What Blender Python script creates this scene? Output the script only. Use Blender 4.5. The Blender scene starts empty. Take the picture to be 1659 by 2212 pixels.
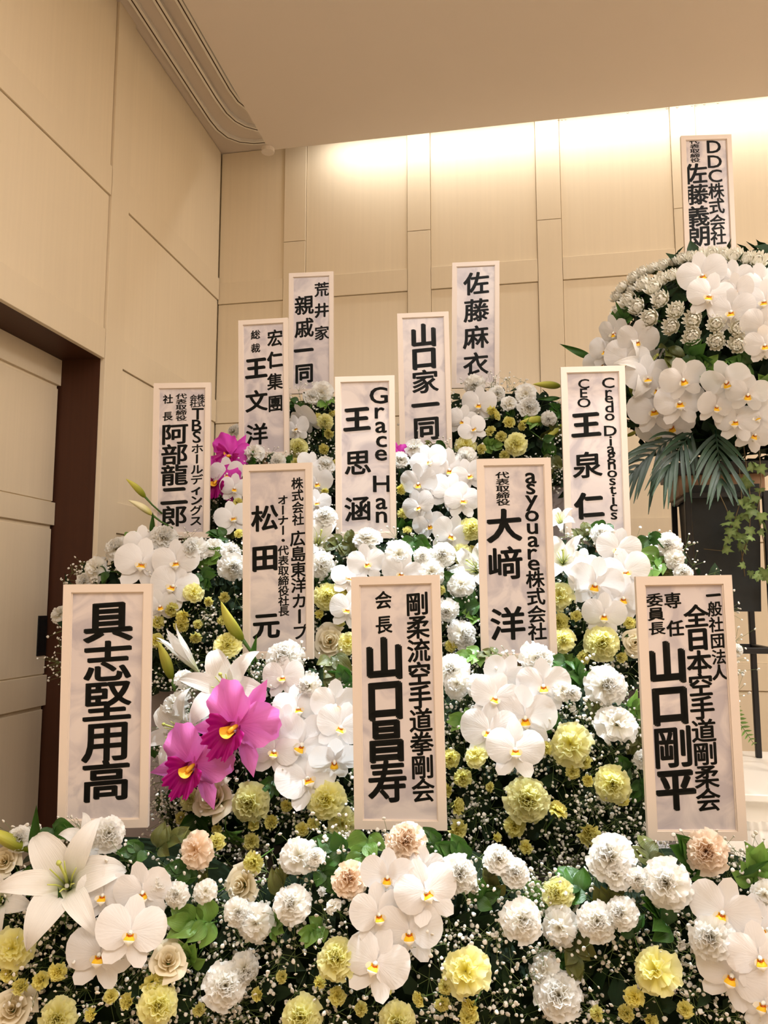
import bpy, math, random
import numpy as np
from mathutils import Vector, Matrix
random.seed(7); rng = np.random.default_rng(7)
SC = bpy.context.scene
COL = SC.collection
R = math.radians

# ------------------------------------------------------------------ camera
F, PSI, PIT, HC = 1690.0, R(10.4), R(6.55), 1.13
cd = bpy.data.cameras.new('camera'); cam = bpy.data.objects.new('camera', cd); COL.objects.link(cam)
cam.location = (0, 0, HC); cam.rotation_euler = (R(90) + PIT, 0, PSI)
cd.sensor_fit = 'VERTICAL'; cd.sensor_height = 36.0; cd.lens = F / 2212 * 36; cd.clip_start = 0.05
SC.camera = cam
SC.view_settings.view_transform = 'Standard'; SC.view_settings.look = 'None'
SC.view_settings.gamma = 1.0; SC.view_settings.use_curve_mapping = False
SC.view_settings.exposure = 0.08

# ------------------------------------------------------------------ world
w = bpy.data.worlds.new('world'); SC.world = w; w.use_nodes = True
w.node_tree.nodes['Background'].inputs[0].default_value = (1.0, 0.88, 0.76, 1)
w.node_tree.nodes['Background'].inputs[1].default_value = 0.05

# ------------------------------------------------------------------ lights
def lamp(name, kind, loc, target, power, color, **kw):
    d = bpy.data.lights.new(name, kind); d.energy = power; d.color = color
    for k, v in kw.items(): setattr(d, k, v)
    o = bpy.data.objects.new(name, d); COL.objects.link(o); o.location = loc
    o.rotation_euler = (Vector(target) - Vector(loc)).to_track_quat('-Z', 'Y').to_euler()
    return o
WARM, COOL = (1.0, 0.94, 0.885), (0.86, 0.95, 1.0)
# room ceiling lights behind the camera and to its right
lamp('ceiling_light_panel', 'AREA', (0.4, -0.6, 3.44), (0.4, -0.6, 0), 79, WARM, shape='RECTANGLE', size=2.6, size_y=1.6)
lamp('ceiling_light_panel', 'AREA', (2.2, 1.2, 3.44), (2.2, 1.2, 0), 70, WARM, shape='RECTANGLE', size=1.2, size_y=1.8)
# hidden strip in the slot above the lowered ceiling panel, washing the back wall
lamp('cove_strip_light', 'AREA', (0.92, 3.80, 3.635), (0.92, 3.93, 3.36), 11, (1.0, 0.97, 0.92), shape='RECTANGLE', size=3.9, size_y=0.04)
# narrow daylight-white spotlights over the middle of the flower bank
lamp('flower_spotlight', 'SPOT', (-0.42, 2.10, 3.46), (-0.36, 2.0, 1.2), 430, COOL, spot_size=R(33), spot_blend=0.55, shadow_soft_size=0.04)
lamp('flower_spotlight', 'SPOT', (0.12, 2.08, 3.46), (0.05, 1.92, 1.1), 430, COOL, spot_size=R(30), spot_blend=0.55, shadow_soft_size=0.04)
lamp('flower_spotlight', 'SPOT', (-0.1, 1.3, 3.46), (-0.55, 2.9, 2.0), 42, (0.92, 0.96, 1.0), spot_size=R(56), spot_blend=0.7, shadow_soft_size=0.05)
lamp('flower_spotlight', 'SPOT', (0.75, 1.5, 3.46), (0.62, 2.6, 1.55), 75, (1.0, 0.98, 0.95), spot_size=R(38), spot_blend=0.7, shadow_soft_size=0.05)

# ------------------------------------------------------------------ pixel helpers (1659 x 2212 frame)
_fw = Vector((-math.sin(PSI) * math.cos(PIT), math.cos(PSI) * math.cos(PIT), math.sin(PIT)))
_rt = Vector((math.cos(PSI), math.sin(PSI), 0)); _up = _rt.cross(_fw); CAM = Vector((0, 0, HC))
def ray(x, y): return _fw * F + _rt * (x - 829.5) + _up * (1106 - y)
def on(ax, val, x, y):
    r = ray(x, y); return CAM + r * ((val - CAM[ax]) / r[ax])
def depth_of(p): return (Vector(p) - CAM).dot(_fw)

# ------------------------------------------------------------------ materials
MATS = {}
def nt(name):
    m = bpy.data.materials.new(name); m.use_nodes = True; MATS[name] = m
    return m, m.node_tree.nodes, m.node_tree.links, m.node_tree.nodes['Principled BSDF']
def srgb(r, g, b):
    f = lambda c: (c / 255 / 12.92) if c / 255 <= 0.04045 else ((c / 255 + 0.055) / 1.055) ** 2.4
    return (f(r), f(g), f(b), 1)
def plain(name, col, rough=0.6, metal=0.0, spec=0.4, noise=0.0, nscale=30, bump=0.0):
    m, N, L, b = nt(name)
    b.inputs['Base Color'].default_value = col; b.inputs['Roughness'].default_value = rough
    b.inputs['Metallic'].default_value = metal; b.inputs['Specular IOR Level'].default_value = spec
    if noise or bump:
        tc = N.new('ShaderNodeTexCoord'); n = N.new('ShaderNodeTexNoise'); n.inputs['Scale'].default_value = nscale
        n.inputs['Detail'].default_value = 5; L.new(tc.outputs['Object'], n.inputs['Vector'])
        if noise:
            mx = N.new('ShaderNodeMix'); mx.data_type = 'RGBA'
            mx.inputs[6].default_value = tuple(c * (1 - noise) for c in col[:3]) + (1,)
            mx.inputs[7].default_value = tuple(min(1, c * (1 + noise)) for c in col[:3]) + (1,)
            L.new(n.outputs['Fac'], mx.inputs[0]); L.new(mx.outputs[2], b.inputs['Base Color'])
        if bump:
            bp = N.new('ShaderNodeBump'); bp.inputs['Strength'].default_value = bump; bp.inputs['Distance'].default_value = 0.002
            L.new(n.outputs['Fac'], bp.inputs['Height']); L.new(bp.outputs['Normal'], b.inputs['Normal'])
    return m
def wood_wall(name, col, amt=0.045):
    m, N, L, b = nt(name)
    tc = N.new('ShaderNodeTexCoord'); mp = N.new('ShaderNodeMapping'); mp.inputs['Scale'].default_value = (60, 60, 1.6)
    n = N.new('ShaderNodeTexNoise'); n.inputs['Scale'].default_value = 1.0; n.inputs['Detail'].default_value = 4
    n2 = N.new('ShaderNodeTexNoise'); n2.inputs['Scale'].default_value = 1.3
    L.new(tc.outputs['Object'], mp.inputs['Vector']); L.new(mp.outputs['Vector'], n.inputs['Vector']); L.new(tc.outputs['Object'], n2.inputs['Vector'])
    ad = N.new('ShaderNodeMath'); ad.operation = 'ADD'; L.new(n.outputs['Fac'], ad.inputs[0]); L.new(n2.outputs['Fac'], ad.inputs[1])
    ml = N.new('ShaderNodeMath'); ml.operation = 'MULTIPLY'; ml.inputs[1].default_value = 0.5; L.new(ad.outputs[0], ml.inputs[0])
    mx = N.new('ShaderNodeMix'); mx.data_type = 'RGBA'
    mx.inputs[6].default_value = tuple(c * (1 - amt * 2) for c in col[:3]) + (1,); mx.inputs[7].default_value = tuple(min(1, c * (1 + amt * 2)) for c in col[:3]) + (1,)
    L.new(ml.outputs[0], mx.inputs[0]); L.new(mx.outputs[2], b.inputs['Base Color'])
    b.inputs['Roughness'].default_value = 0.5; b.inputs['Specular IOR Level'].default_value = 0.25
    return m
def petal(name, base, tip=None, trans=0.28, vein=0.25, rough=0.5, vary=0.04, ramp=(0.0, 0.35), spec=0.25):
    """petal: colour runs along u (uv.x), fine veins along v, a share of translucency"""
    m, N, L, b = nt(name); tip = tip or base
    uv = N.new('ShaderNodeUVMap'); sp = N.new('ShaderNodeSeparateXYZ'); L.new(uv.outputs['UV'], sp.inputs[0])
    mr = N.new('ShaderNodeMapRange'); mr.inputs[1].default_value = ramp[0]; mr.inputs[2].default_value = ramp[1]
    L.new(sp.outputs['X'], mr.inputs[0])
    mx = N.new('ShaderNodeMix'); mx.data_type = 'RGBA'; mx.inputs[6].default_value = base; mx.inputs[7].default_value = tip
    L.new(mr.outputs[0], mx.inputs[0])
    oi = N.new('ShaderNodeObjectInfo'); vr = N.new('ShaderNodeMapRange')
    vr.inputs[3].default_value = 1 - vary * 2; vr.inputs[4].default_value = 1.0; L.new(oi.outputs['Random'], vr.inputs[0])
    sc = N.new('ShaderNodeVectorMath'); sc.operation = 'SCALE'; L.new(mx.outputs[2], sc.inputs[0]); L.new(vr.outputs[0], sc.inputs['Scale'])
    L.new(sc.outputs[0], b.inputs['Base Color'])
    b.inputs['Roughness'].default_value = rough; b.inputs['Specular IOR Level'].default_value = spec
    mp = N.new('ShaderNodeMapping'); mp.inputs['Scale'].default_value = (2.5, 26, 1); L.new(uv.outputs['UV'], mp.inputs['Vector'])
    n = N.new('ShaderNodeTexNoise'); n.inputs['Scale'].default_value = 1.0; n.inputs['Detail'].default_value = 2; L.new(mp.outputs['Vector'], n.inputs['Vector'])
    bp = N.new('ShaderNodeBump'); bp.inputs['Strength'].default_value = vein; bp.inputs['Distance'].default_value = 0.002
    L.new(n.outputs['Fac'], bp.inputs['Height']); L.new(bp.outputs['Normal'], b.inputs['Normal'])
    t = N.new('ShaderNodeBsdfTranslucent'); L.new(sc.outputs[0], t.inputs['Color'])
    ms = N.new('ShaderNodeMixShader'); ms.inputs[0].default_value = trans
    L.new(b.outputs[0], ms.inputs[1]); L.new(t.outputs[0], ms.inputs[2]); L.new(ms.outputs[0], N['Material Output'].inputs['Surface'])
    return m

M_WALL = wood_wall('beige_wood_wall', srgb(241, 226, 200))
M_WALL2 = wood_wall('beige_wood_trim', srgb(239, 224, 198), 0.03)
M_CEIL = plain('ceiling_plaster', srgb(228, 217, 206), 0.75, spec=0.15, noise=0.015, nscale=6)
M_BROWN = wood_wall('dark_brown_jamb', srgb(74, 44, 30), 0.2)
M_FLOOR = plain('floor_carpet', srgb(176, 152, 128), 0.9, noise=0.12, nscale=120, bump=0.3)
M_DARK = plain('black_metal', (0.012, 0.012, 0.013, 1), 0.42, spec=0.4)
M_POT = plain('black_planter', (0.014, 0.017, 0.018, 1), 0.5, spec=0.35, noise=0.3, nscale=40)
M_TRACK = plain('track_metal', srgb(252, 250, 246), 0.25, metal=0.35)
M_SLOT = plain('track_slot_dark', srgb(70, 48, 34), 0.7)
M_STEP = plain('grey_step_cloth', srgb(150, 140, 138), 0.85, noise=0.06, nscale=90, bump=0.15)
M_WSTEP = plain('white_altar_paint', srgb(238, 232, 222), 0.45, noise=0.01)
M_LINER = wood_wall('brown_wood_liner', srgb(150, 118, 92), 0.1)
M_FRAME = plain('plaque_frame_cream', srgb(228, 213, 200), 0.38, spec=0.45)
M_INK = plain('black_lettering', (0.008, 0.010, 0.009, 1), 0.42, spec=0.35)
def marbled():
    m, N, L, b = nt('marbled_paper')
    tc = N.new('ShaderNodeTexCoord'); oi = N.new('ShaderNodeObjectInfo')
    ad = N.new('ShaderNodeVectorMath'); ad.operation = 'ADD'
    ms = N.new('ShaderNodeVectorMath'); ms.operation = 'SCALE'; ms.inputs[0].default_value = (9, 7, 5); L.new(oi.outputs['Random'], ms.inputs['Scale'])
    L.new(tc.outputs['Object'], ad.inputs[0]); L.new(ms.outputs[0], ad.inputs[1])
    n1 = N.new('ShaderNodeTexNoise'); n1.inputs['Scale'].default_value = 11; n1.inputs['Detail'].default_value = 8; n1.inputs['Distortion'].default_value = 1.4
    n2 = N.new('ShaderNodeTexNoise'); n2.inputs['Scale'].default_value = 5; n2.inputs['Detail'].default_value = 3
    L.new(ad.outputs[0], n1.inputs['Vector']); L.new(ad.outputs[0], n2.inputs['Vector'])
    r = N.new('ShaderNodeValToRGB'); e = r.color_ramp.elements
    e[0].position = 0.36; e[0].color = srgb(190, 182, 186); e[1].position = 0.56; e[1].color = srgb(221, 211, 208)
    r2 = N.new('ShaderNodeMix'); r2.data_type = 'RGBA'; r2.blend_type = 'MULTIPLY'; r2.inputs[0].default_value = 1
    rr = N.new('ShaderNodeValToRGB'); e = rr.color_ramp.elements; e[0].position = 0.35; e[0].color = (0.90, 0.89, 0.91, 1); e[1].position = 0.6; e[1].color = (1, 1, 1, 1)
    L.new(n1.outputs['Fac'], r.inputs[0]); L.new(n2.outputs['Fac'], rr.inputs[0])
    L.new(r.outputs[0], r2.inputs[6]); L.new(rr.outputs[0], r2.inputs[7]); L.new(r2.outputs[2], b.inputs['Base Color'])
    b.inputs['Roughness'].default_value = 0.28; b.inputs['Specular IOR Level'].default_value = 0.5
    return m
M_PAPER = marbled()
M_ORCH = petal('orchid_white', srgb(248, 242, 241), srgb(252, 250, 250), 0.3, 0.3)
M_LIPW = petal('orchid_lip_white', srgb(250, 246, 232), None, 0.2, 0.1)
M_LIPY = petal('orchid_lip_yellow', srgb(250, 198, 40), None, 0.15, 0.1)
M_LIPO = petal('orchid_lip_orange', srgb(206, 96, 16), None, 0.1, 0.1)
M_CARW = petal('carnation_white', srgb(252, 246, 228), srgb(254, 253, 250), 0.5, 0.3, 0.6, ramp=(0.2, 0.9))
M_CARP = petal('carnation_peach', srgb(250, 222, 182), srgb(252, 234, 214), 0.42, 0.3, 0.6, ramp=(0.2, 0.9))
M_CARY = petal('carnation_yellow', srgb(250, 241, 132), srgb(255, 253, 196), 0.5, 0.3, 0.6, vary=0.1, ramp=(0.3, 1.0))
M_BUDY = petal('spray_bud_yellow', srgb(248, 236, 112), srgb(255, 249, 166), 0.5, 0.3, 0.55, vary=0.12, ramp=(0.3, 1.0))
M_ROSE = petal('rose_cream', srgb(236, 216, 160), srgb(248, 238, 214), 0.25, 0.12, 0.5, ramp=(0.1, 0.9))
M_LILY = petal('lily_white', srgb(226, 232, 176), srgb(252, 249, 245), 0.3, 0.5, 0.45, ramp=(0.02, 0.35))
M_LBUD = petal('lily_bud_green', srgb(128, 140, 36), srgb(206, 202, 92), 0.15, 0.4, 0.4, ramp=(0.1, 0.7))
M_LBUD2 = petal('lily_bud_cream', srgb(206, 200, 110), srgb(246, 238, 196), 0.15, 0.4, 0.4, ramp=(0.1, 0.5))
M_PIST = plain('lily_pistil_green', srgb(196, 204, 104), 0.5)
M_CATT = petal('cattleya_pink', srgb(222, 84, 186), srgb(242, 136, 218), 0.3, 0.5, 0.45, ramp=(0.0, 0.8), vary=0.05)
M_CATD = petal('cattleya_pink_deep', srgb(200, 40, 164), srgb(222, 70, 190), 0.3, 0.1, 0.45, ramp=(0.0, 0.8))
M_CATL = petal('cattleya_lip_magenta', srgb(132, 2, 84), srgb(172, 8, 122), 0.15, 0.4, 0.45, ramp=(0.2, 1.0))
M_CATO = petal('cattleya_throat_orange', srgb(240, 140, 20), srgb(250, 190, 60), 0.15, 0.2)
M_CHRY = petal('chrysanthemum_ivory', srgb(238, 232, 190), srgb(250, 246, 234), 0.25, 0.2, 0.55, ramp=(0.0, 0.8))
M_GYP = petal('babys_breath_white', srgb(250, 246, 238), None, 0.25, 0.0, 0.7, vary=0.0)
M_LEAF = petal('leaf_mid_green', srgb(40, 82, 26), srgb(74, 122, 40), 0.22, 0.5, 0.34, vary=0.18, ramp=(0.0, 1.0), spec=0.5)
M_LEAFL = petal('leaf_light_green', srgb(92, 140, 48), srgb(150, 190, 92), 0.3, 0.5, 0.36, vary=0.15, ramp=(0.0, 1.0), spec=0.5)
M_LEAFO = petal('leaf_olive', srgb(70, 82, 30), srgb(120, 122, 58), 0.22, 0.5, 0.4, vary=0.18, ramp=(0.0, 1.0), spec=0.45)
M_LEAFD = petal('leaf_dark_green', srgb(20, 38, 20), srgb(38, 62, 30), 0.15, 0.4, 0.55, vary=0.2, ramp=(0.0, 1.0), spec=0.2)
M_PALM = petal('palm_dark_green', srgb(18, 44, 26), srgb(40, 78, 46), 0.15, 0.3, 0.3, vary=0.2, ramp=(0.0, 1.0), spec=0.5)
M_IVY = petal('ivy_leaf', srgb(96, 128, 62), srgb(168, 188, 120), 0.2, 0.4, 0.4, vary=0.25, ramp=(0.0, 1.0))
M_STEM = plain('stem_green', srgb(70, 104, 40), 0.5)
M_TWIG = plain('gypsophila_twig', srgb(106, 124, 66), 0.6)
M_VINE = plain('ivy_vine_brown', srgb(110, 92, 60), 0.6)
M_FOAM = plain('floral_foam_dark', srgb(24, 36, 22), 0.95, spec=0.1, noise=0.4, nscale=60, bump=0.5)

# ------------------------------------------------------------------ mesh helpers
def mesh(name, V, Fc, mats, uv=None, mi=None, smooth=True):
    me = bpy.data.meshes.new(name); me.from_pydata([tuple(v) for v in V], [], [tuple(f) for f in Fc])
    for m in (mats if isinstance(mats, (list, tuple)) else [mats]): me.materials.append(m)
    if uv is not None:
        ul = me.uv_layers.new(name='UVMap'); uvv = np.asarray(uv, dtype=np.float32)
        idx = np.empty(len(me.loops), dtype=np.int32); me.loops.foreach_get('vertex_index', idx)
        ul.data.foreach_set('uv', uvv[idx].ravel())
    if mi is not None: me.polygons.foreach_set('material_index', np.asarray(mi, dtype=np.int32))
    if smooth: me.polygons.foreach_set('use_smooth', np.ones(len(me.polygons), dtype=bool))
    me.update(); return me
class MB:
    def __init__(s): s.V = []; s.F = []; s.U = []; s.M = []
    def add(s, V, Fc, U=None, m=0):
        b = len(s.V); s.V += [tuple(v) for v in V]; s.F += [tuple(i + b for i in f) for f in Fc]
        s.U += list(U) if U is not None else [(0.5, 0.5)] * len(V); s.M += [m] * len(Fc); return s
    def grid(s, fn, nu, nv, m=0, vclosed=False):
        V, U = [], []
        for i in range(nu + 1):
            for j in range(nv if vclosed else nv + 1):
                u, v = i / nu, (j / nv) * 2 - 1
                V.append(fn(u, v)); U.append((u, (v + 1) / 2))
        k = nv if vclosed else nv + 1; Fc = []
        for i in range(nu):
            for j in range(nv):
                j2 = (j + 1) % k; Fc.append((i * k + j, i * k + j2, (i + 1) * k + j2, (i + 1) * k + j))
        return s.add(V, Fc, U, m)
    def box(s, lo, hi, m=0):
        x0, y0, z0 = lo; x1, y1, z1 = hi
        V = [(x0, y0, z0), (x1, y0, z0), (x1, y1, z0), (x0, y1, z0), (x0, y0, z1), (x1, y0, z1), (x1, y1, z1), (x0, y1, z1)]
        return s.add(V, [(0, 3, 2, 1), (4, 5, 6, 7), (0, 1, 5, 4), (1, 2, 6, 5), (2, 3, 7, 6), (3, 0, 4, 7)], None, m)
    def tube(s, pts, r, n=6, m=0, cap=True):
        pts = [Vector(p) for p in pts]; rs = r if isinstance(r, (list, tuple)) else [r] * len(pts); V, U, Fc = [], [], []
        for i, p in enumerate(pts):
            d = (pts[min(i + 1, len(pts) - 1)] - pts[max(i - 1, 0)]); d = d.normalized() if d.length > 1e-9 else Vector((0, 0, 1))
            a = d.orthogonal().normalized() if i == 0 else (a - d * a.dot(d)).normalized(); b = d.cross(a)
            for k in range(n):
                t = 2 * math.pi * k / n; V.append(p + (a * math.cos(t) + b * math.sin(t)) * rs[i]); U.append((i / (len(pts) - 1), k / n))
        for i in range(len(pts) - 1):
            for k in range(n): Fc.append((i * n + k, i * n + (k + 1) % n, (i + 1) * n + (k + 1) % n, (i + 1) * n + k))
        if cap: Fc += [tuple(range(n - 1, -1, -1)), tuple((len(pts) - 1) * n + k for k in range(n))]
        return s.add(V, Fc, U, m)
    def mesh(s, name, mats, smooth=True): return mesh(name, s.V, s.F, mats, s.U, s.M, smooth)
def obj(name, me, parent=None, mat4=None):
    o = bpy.data.objects.new(name, me); COL.objects.link(o)
    if mat4 is not None: o.matrix_world = mat4
    if parent is not None: o.parent = parent
    return o
def tag(o, label=None, cat=None, group=None, kind=None):
    for k, v in (('label', label), ('category', cat), ('group', group), ('kind', kind)):
        if v: o[k] = v
    return o
def empty(name, mat4=None):
    o = obj(name, None, None, mat4); o.empty_display_size = 0.02; return o
def boxo(name, lo, hi, m, parent=None, bev=0.0):
    """a box as an object with its origin at the box's centre"""
    c = [(a + b) / 2 for a, b in zip(lo, hi)]; h = [(b - a) / 2 for a, b in zip(lo, hi)]
    b = MB()
    if bev <= 0: b.box([-v for v in h], h)
    else:
        V = []
        for sx in (-1, 1):
            for sy in (-1, 1):
                for sz in (-1, 1):
                    V += [(sx * h[0], sy * (h[1] - bev), sz * (h[2] - bev)), (sx * (h[0] - bev), sy * h[1], sz * (h[2] - bev)), (sx * (h[0] - bev), sy * (h[1] - bev), sz * h[2])]
        import bmesh
        bm = bmesh.new()
        for v in V: bm.verts.new(v)
        bmesh.ops.convex_hull(bm, input=bm.verts); me = bpy.data.meshes.new(name); bm.to_mesh(me); bm.free(); me.materials.append(m)
        o = obj(name, me, parent); o.location = c; return o
    o = obj(name, b.mesh(name, m, False), parent); o.location = c; return o

# ================================================================== THE ROOM
XL, YB, HCEIL, HS = -1.66, 3.949, 3.66, 3.50
XR, YF = 3.0, -3.0
def struct(o): o['kind'] = 'structure'; return o
struct(boxo('floor', (XL - 0.3, YF - 0.1, -0.1), (XR + 0.1, YB + 0.1, 0), M_FLOOR))
struct(boxo('wall_right', (XR, YF, 0), (XR + 0.1, YB, HCEIL), M_WALL))
struct(boxo('wall_front', (XL, YF - 0.1, 0), (XR, YF, HCEIL), M_WALL))
ceil = struct(empty('ceiling'))
boxo('ceiling_board', (XL - 0.1, YF - 0.1, HCEIL), (XR + 0.1, YB + 0.1, HCEIL + 0.08), M_CEIL, ceil)
boxo('lowered_panel', (-1.298, YF, HS), (XR, 3.715, HS + 0.05), M_CEIL, ceil)
b = MB(); n = 20                                     # small half-round bracket at the panel's corner
cx, cy, rr = -1.30, 3.70, 0.034
V = [(cx + rr * math.cos(2 * math.pi * k / n), cy + rr * math.sin(2 * math.pi * k / n), z) for z in (HS - 0.02, HS) for k in range(n)]
b.add(V, [tuple(range(n - 1, -1, -1)), tuple(range(n, 2 * n))] + [(k, (k + 1) % n, n + (k + 1) % n, n + k) for k in range(n)])
obj('corner_bracket', b.mesh('corner_bracket', M_CEIL, False), ceil)

# back wall: recessed panels, proud rails and stiles
wb = struct(empty('wall_back'))
boxo('backing', (XL, YB + 0.008, 0), (XR, YB + 0.1, HCEIL), M_WALL, wb)
stiles = [(-1.285, -1.16), (-0.597, -0.472), (0.083, 0.207), (0.76, 0.882), (1.44, 1.565), (2.12, 2.245), (2.80, 2.925)]
rails = [(0.0, 0.14), (0.72, 0.845), (1.41, 1.535), (2.095, 2.22), (2.768, 2.888)]
cells = []; xa = XL
for a, c in stiles: cells.append((xa, a)); xa = c
cells.append((xa, XR))
for a, c in stiles:
    for z0, z1 in ((0.0, 1.70), (1.703, 3.094), (3.097, HCEIL)):
        boxo('stile', (a + 0.001, YB - 0.010, z0), (c - 0.001, YB + 0.012, z1), M_WALL2, wb, 0.0012)
for a, c in cells:
    for z0, z1 in rails: boxo('rail', (a + 0.001, YB - 0.008, z0), (c - 0.001, YB + 0.012, z1), M_WALL2, wb, 0.0012)
    for z0, z1 in zip([r[1] for r in rails], [r[0] for r in rails[1:]] + [HCEIL]):
        boxo('panel', (a + 0.002, YB, z0 + 0.001), (c - 0.002, YB + 0.01, z1 - 0.004), M_WALL, wb)

# left wall with the doorway
wl = struct(empty('wall_left'))
DY0, DY1, DZ = 1.15, 2.794, 2.10
boxo('backing', (XL - 0.03, DY1 + 0.012, 0), (XL - 0.008, YB + 0.1, HCEIL), M_WALL, wl)
boxo('backing', (XL - 0.03, DY0, DZ + 0.012), (XL - 0.008, DY1 + 0.012, HCEIL), M_WALL, wl)
boxo('backing', (XL - 0.03, YF, 0), (XL - 0.008, DY0, HCEIL), M_WALL, wl)
boxo('stile', (XL - 0.012, DY1 + 0.003, 0), (XL + 0.010, 2.935, HCEIL), M_WALL2, wl, 0.0012)
boxo('stile', (XL - 0.012, DY0 - 0.13, 0), (XL + 0.010, DY0, HCEIL), M_WALL2, wl, 0.0012)
lrails = [(0.0, 0.14), (0.72, 0.845), (1.41, 1.535), (2.10, 2.222), (2.79, 2.915)]
for (y0, y1, zmin) in ((2.935, YB - 0.012, 0), (DY0, DY1, DZ), (YF, DY0 - 0.13, 0)):
    zs = [r for r in lrails if r[0] >= zmin]
    for z0, z1 in zs: boxo('rail', (XL - 0.012, y0 + 0.001, z0), (XL + 0.008, y1 - 0.001, z1), M_WALL2, wl, 0.0012)
    for (z0, z1) in zip([r[1] for r in zs], [r[0] for r in zs[1:]] + [HCEIL]):
        boxo('panel', (XL - 0.01, y0 + 0.002, z0 + 0.001), (XL, y1 - 0.004, z1 - 0.004), M_WALL, wl)
# doorway reveal and the sliding door set back in it
XD = -1.843
tr = struct(empty('trim_1'))
boxo('jamb', (XD - 0.06, DY1, 0), (XL - 0.012, DY1 + 0.012, DZ), M_BROWN, tr)
boxo('header_lining', (XD - 0.06, DY0, DZ), (XL - 0.012, DY1 + 0.012, DZ + 0.012), M_BROWN, tr)
boxo('jamb', (XD - 0.06, DY0 - 0.012, 0), (XL - 0.012, DY0, DZ), M_BROWN, tr)
dr = struct(empty('door_1'))
boxo('slab', (XD - 0.035, DY0, 0.01), (XD - 0.006, DY1 - 0.012, DZ + 0.05), M_WALL, dr)
for z0, z1 in ((0.0, 0.15), (0.725, 0.85), (1.42, 1.52), (1.985, DZ + 0.05)): boxo('rail', (XD - 0.03, DY0, z0 + 0.01), (XD + 0.006, DY1 - 0.002, z1), M_WALL2, dr, 0.0012)
for z0, z1 in ((0.16, 0.72), (0.855, 1.415), (1.525, 1.98)): boxo('panel', (XD - 0.02, DY0 + 0.01, z0), (XD, DY1 - 0.012, z1), M_WALL, dr, 0.0012)
h = boxo('handle', (XD - 0.002, 2.725, 0.925), (XD + 0.0035, 2.782, 1.077), M_DARK, dr, 0.001)
boxo('recess', (XD + 0.001, 2.733, 0.940), (XD + 0.0042, 2.774, 1.062), plain('pull_recess_black', (0.006, 0.006, 0.007, 1), 0.7), None).parent = h
for o in bpy.data.objects:
    if o.name.startswith('recess'): o.location = o.location - h.location

# curtain tracks on the upper ceiling
TR = [[(-1.59, -2.9), (-1.59, 2.8), (-1.594, 3.39), (-1.594, 3.62), (-1.586, 3.71), (-1.561, 3.786), (-1.51, 3.838), (-1.44, 3.862), (-1.35, 3.868), (2.95, 3.868)],
      [(-1.49, -2.9), (-1.49, 2.8), (-1.492, 3.45), (-1.486, 3.58), (-1.466, 3.655), (-1.43, 3.71), (-1.378, 3.748), (-1.30, 3.766), (2.95, 3.768)],
      [(-1.398, -2.9), (-1.398, 2.8), (-1.400, 3.40), (-1.392, 3.50), (-1.370, 3.56), (-1.33, 3.63), (-1.27, 3.655), (2.95, 3.66)]]
def ribbon(pts, w, z0, z1):
    b = MB(); V = []; P = [Vector(p) for p in pts]
    for i, p in enumerate(P):
        d = (P[min(i + 1, len(P) - 1)] - P[max(i - 1, 0)]).normalized(); nn = Vector((-d.y, d.x))
        for sgn, z in ((-1, z0), (1, z0), (1, z1), (-1, z1)): V.append((p.x + nn.x * w * sgn, p.y + nn.y * w * sgn, z))
    Fc = [(i * 4 + k, i * 4 + (k + 1) % 4, i * 4 + 4 + (k + 1) % 4, i * 4 + 4 + k) for i in range(len(P) - 1) for k in range(4)]
    return b.add(V, Fc)
for i, (t, where) in enumerate(zip(TR, ('nearest the left wall', 'between the other two', 'nearest the lowered ceiling panel'))):
    tk = empty('curtain_track', Matrix.Translation((t[1][0], t[1][1], HCEIL)))
    tag(tk, 'curved metal ceiling curtain track, ' + where, 'curtain track', 'curtain tracks along the ceiling edge')
    for nm, wd, z0, z1, m in (('rail', 0.015, HCEIL - 0.016, HCEIL, M_TRACK), ('slot', 0.0028, HCEIL - 0.0168, HCEIL - 0.0155, M_SLOT)):
        bb = ribbon(t, wd, z0, z1); bb.V = [(x - t[1][0], y - t[1][1], z - HCEIL) for x, y, z in bb.V]
        obj(nm, bb.mesh(nm, m, False), tk)
def torus(r, rr, n=14, k=6):
    b = MB()
    return b.add([((r + rr * math.cos(q)) * math.cos(p), (r + rr * math.cos(q)) * math.sin(p), rr * math.sin(q)) for p in [2 * math.pi * i / n for i in range(n)] for q in [2 * math.pi * j / k for j in range(k)]],
                 [(i * k + j, ((i + 1) % n) * k + j, ((i + 1) % n) * k + (j + 1) % k, i * k + (j + 1) % k) for i in range(n) for j in range(k)])
ring = torus(0.0055, 0.0018).mesh('runner_ring', M_TRACK)
for px in (1207, 1214, 1222, 1356, 1441, 1463, 1495, 1503, 1522, 1551):
    p = on(1, 3.720, px, 318 - (px - 615) * 0.1006); o = obj('curtain_runner', ring); o.location = (p.x, 3.7215, HS + 0.001); o.rotation_euler = (R(90), 0, 0)
    tag(o, 'tiny metal runner ring hooked along the edge of the lowered ceiling panel', 'curtain ring', 'runner rings on the cove edge')

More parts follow.
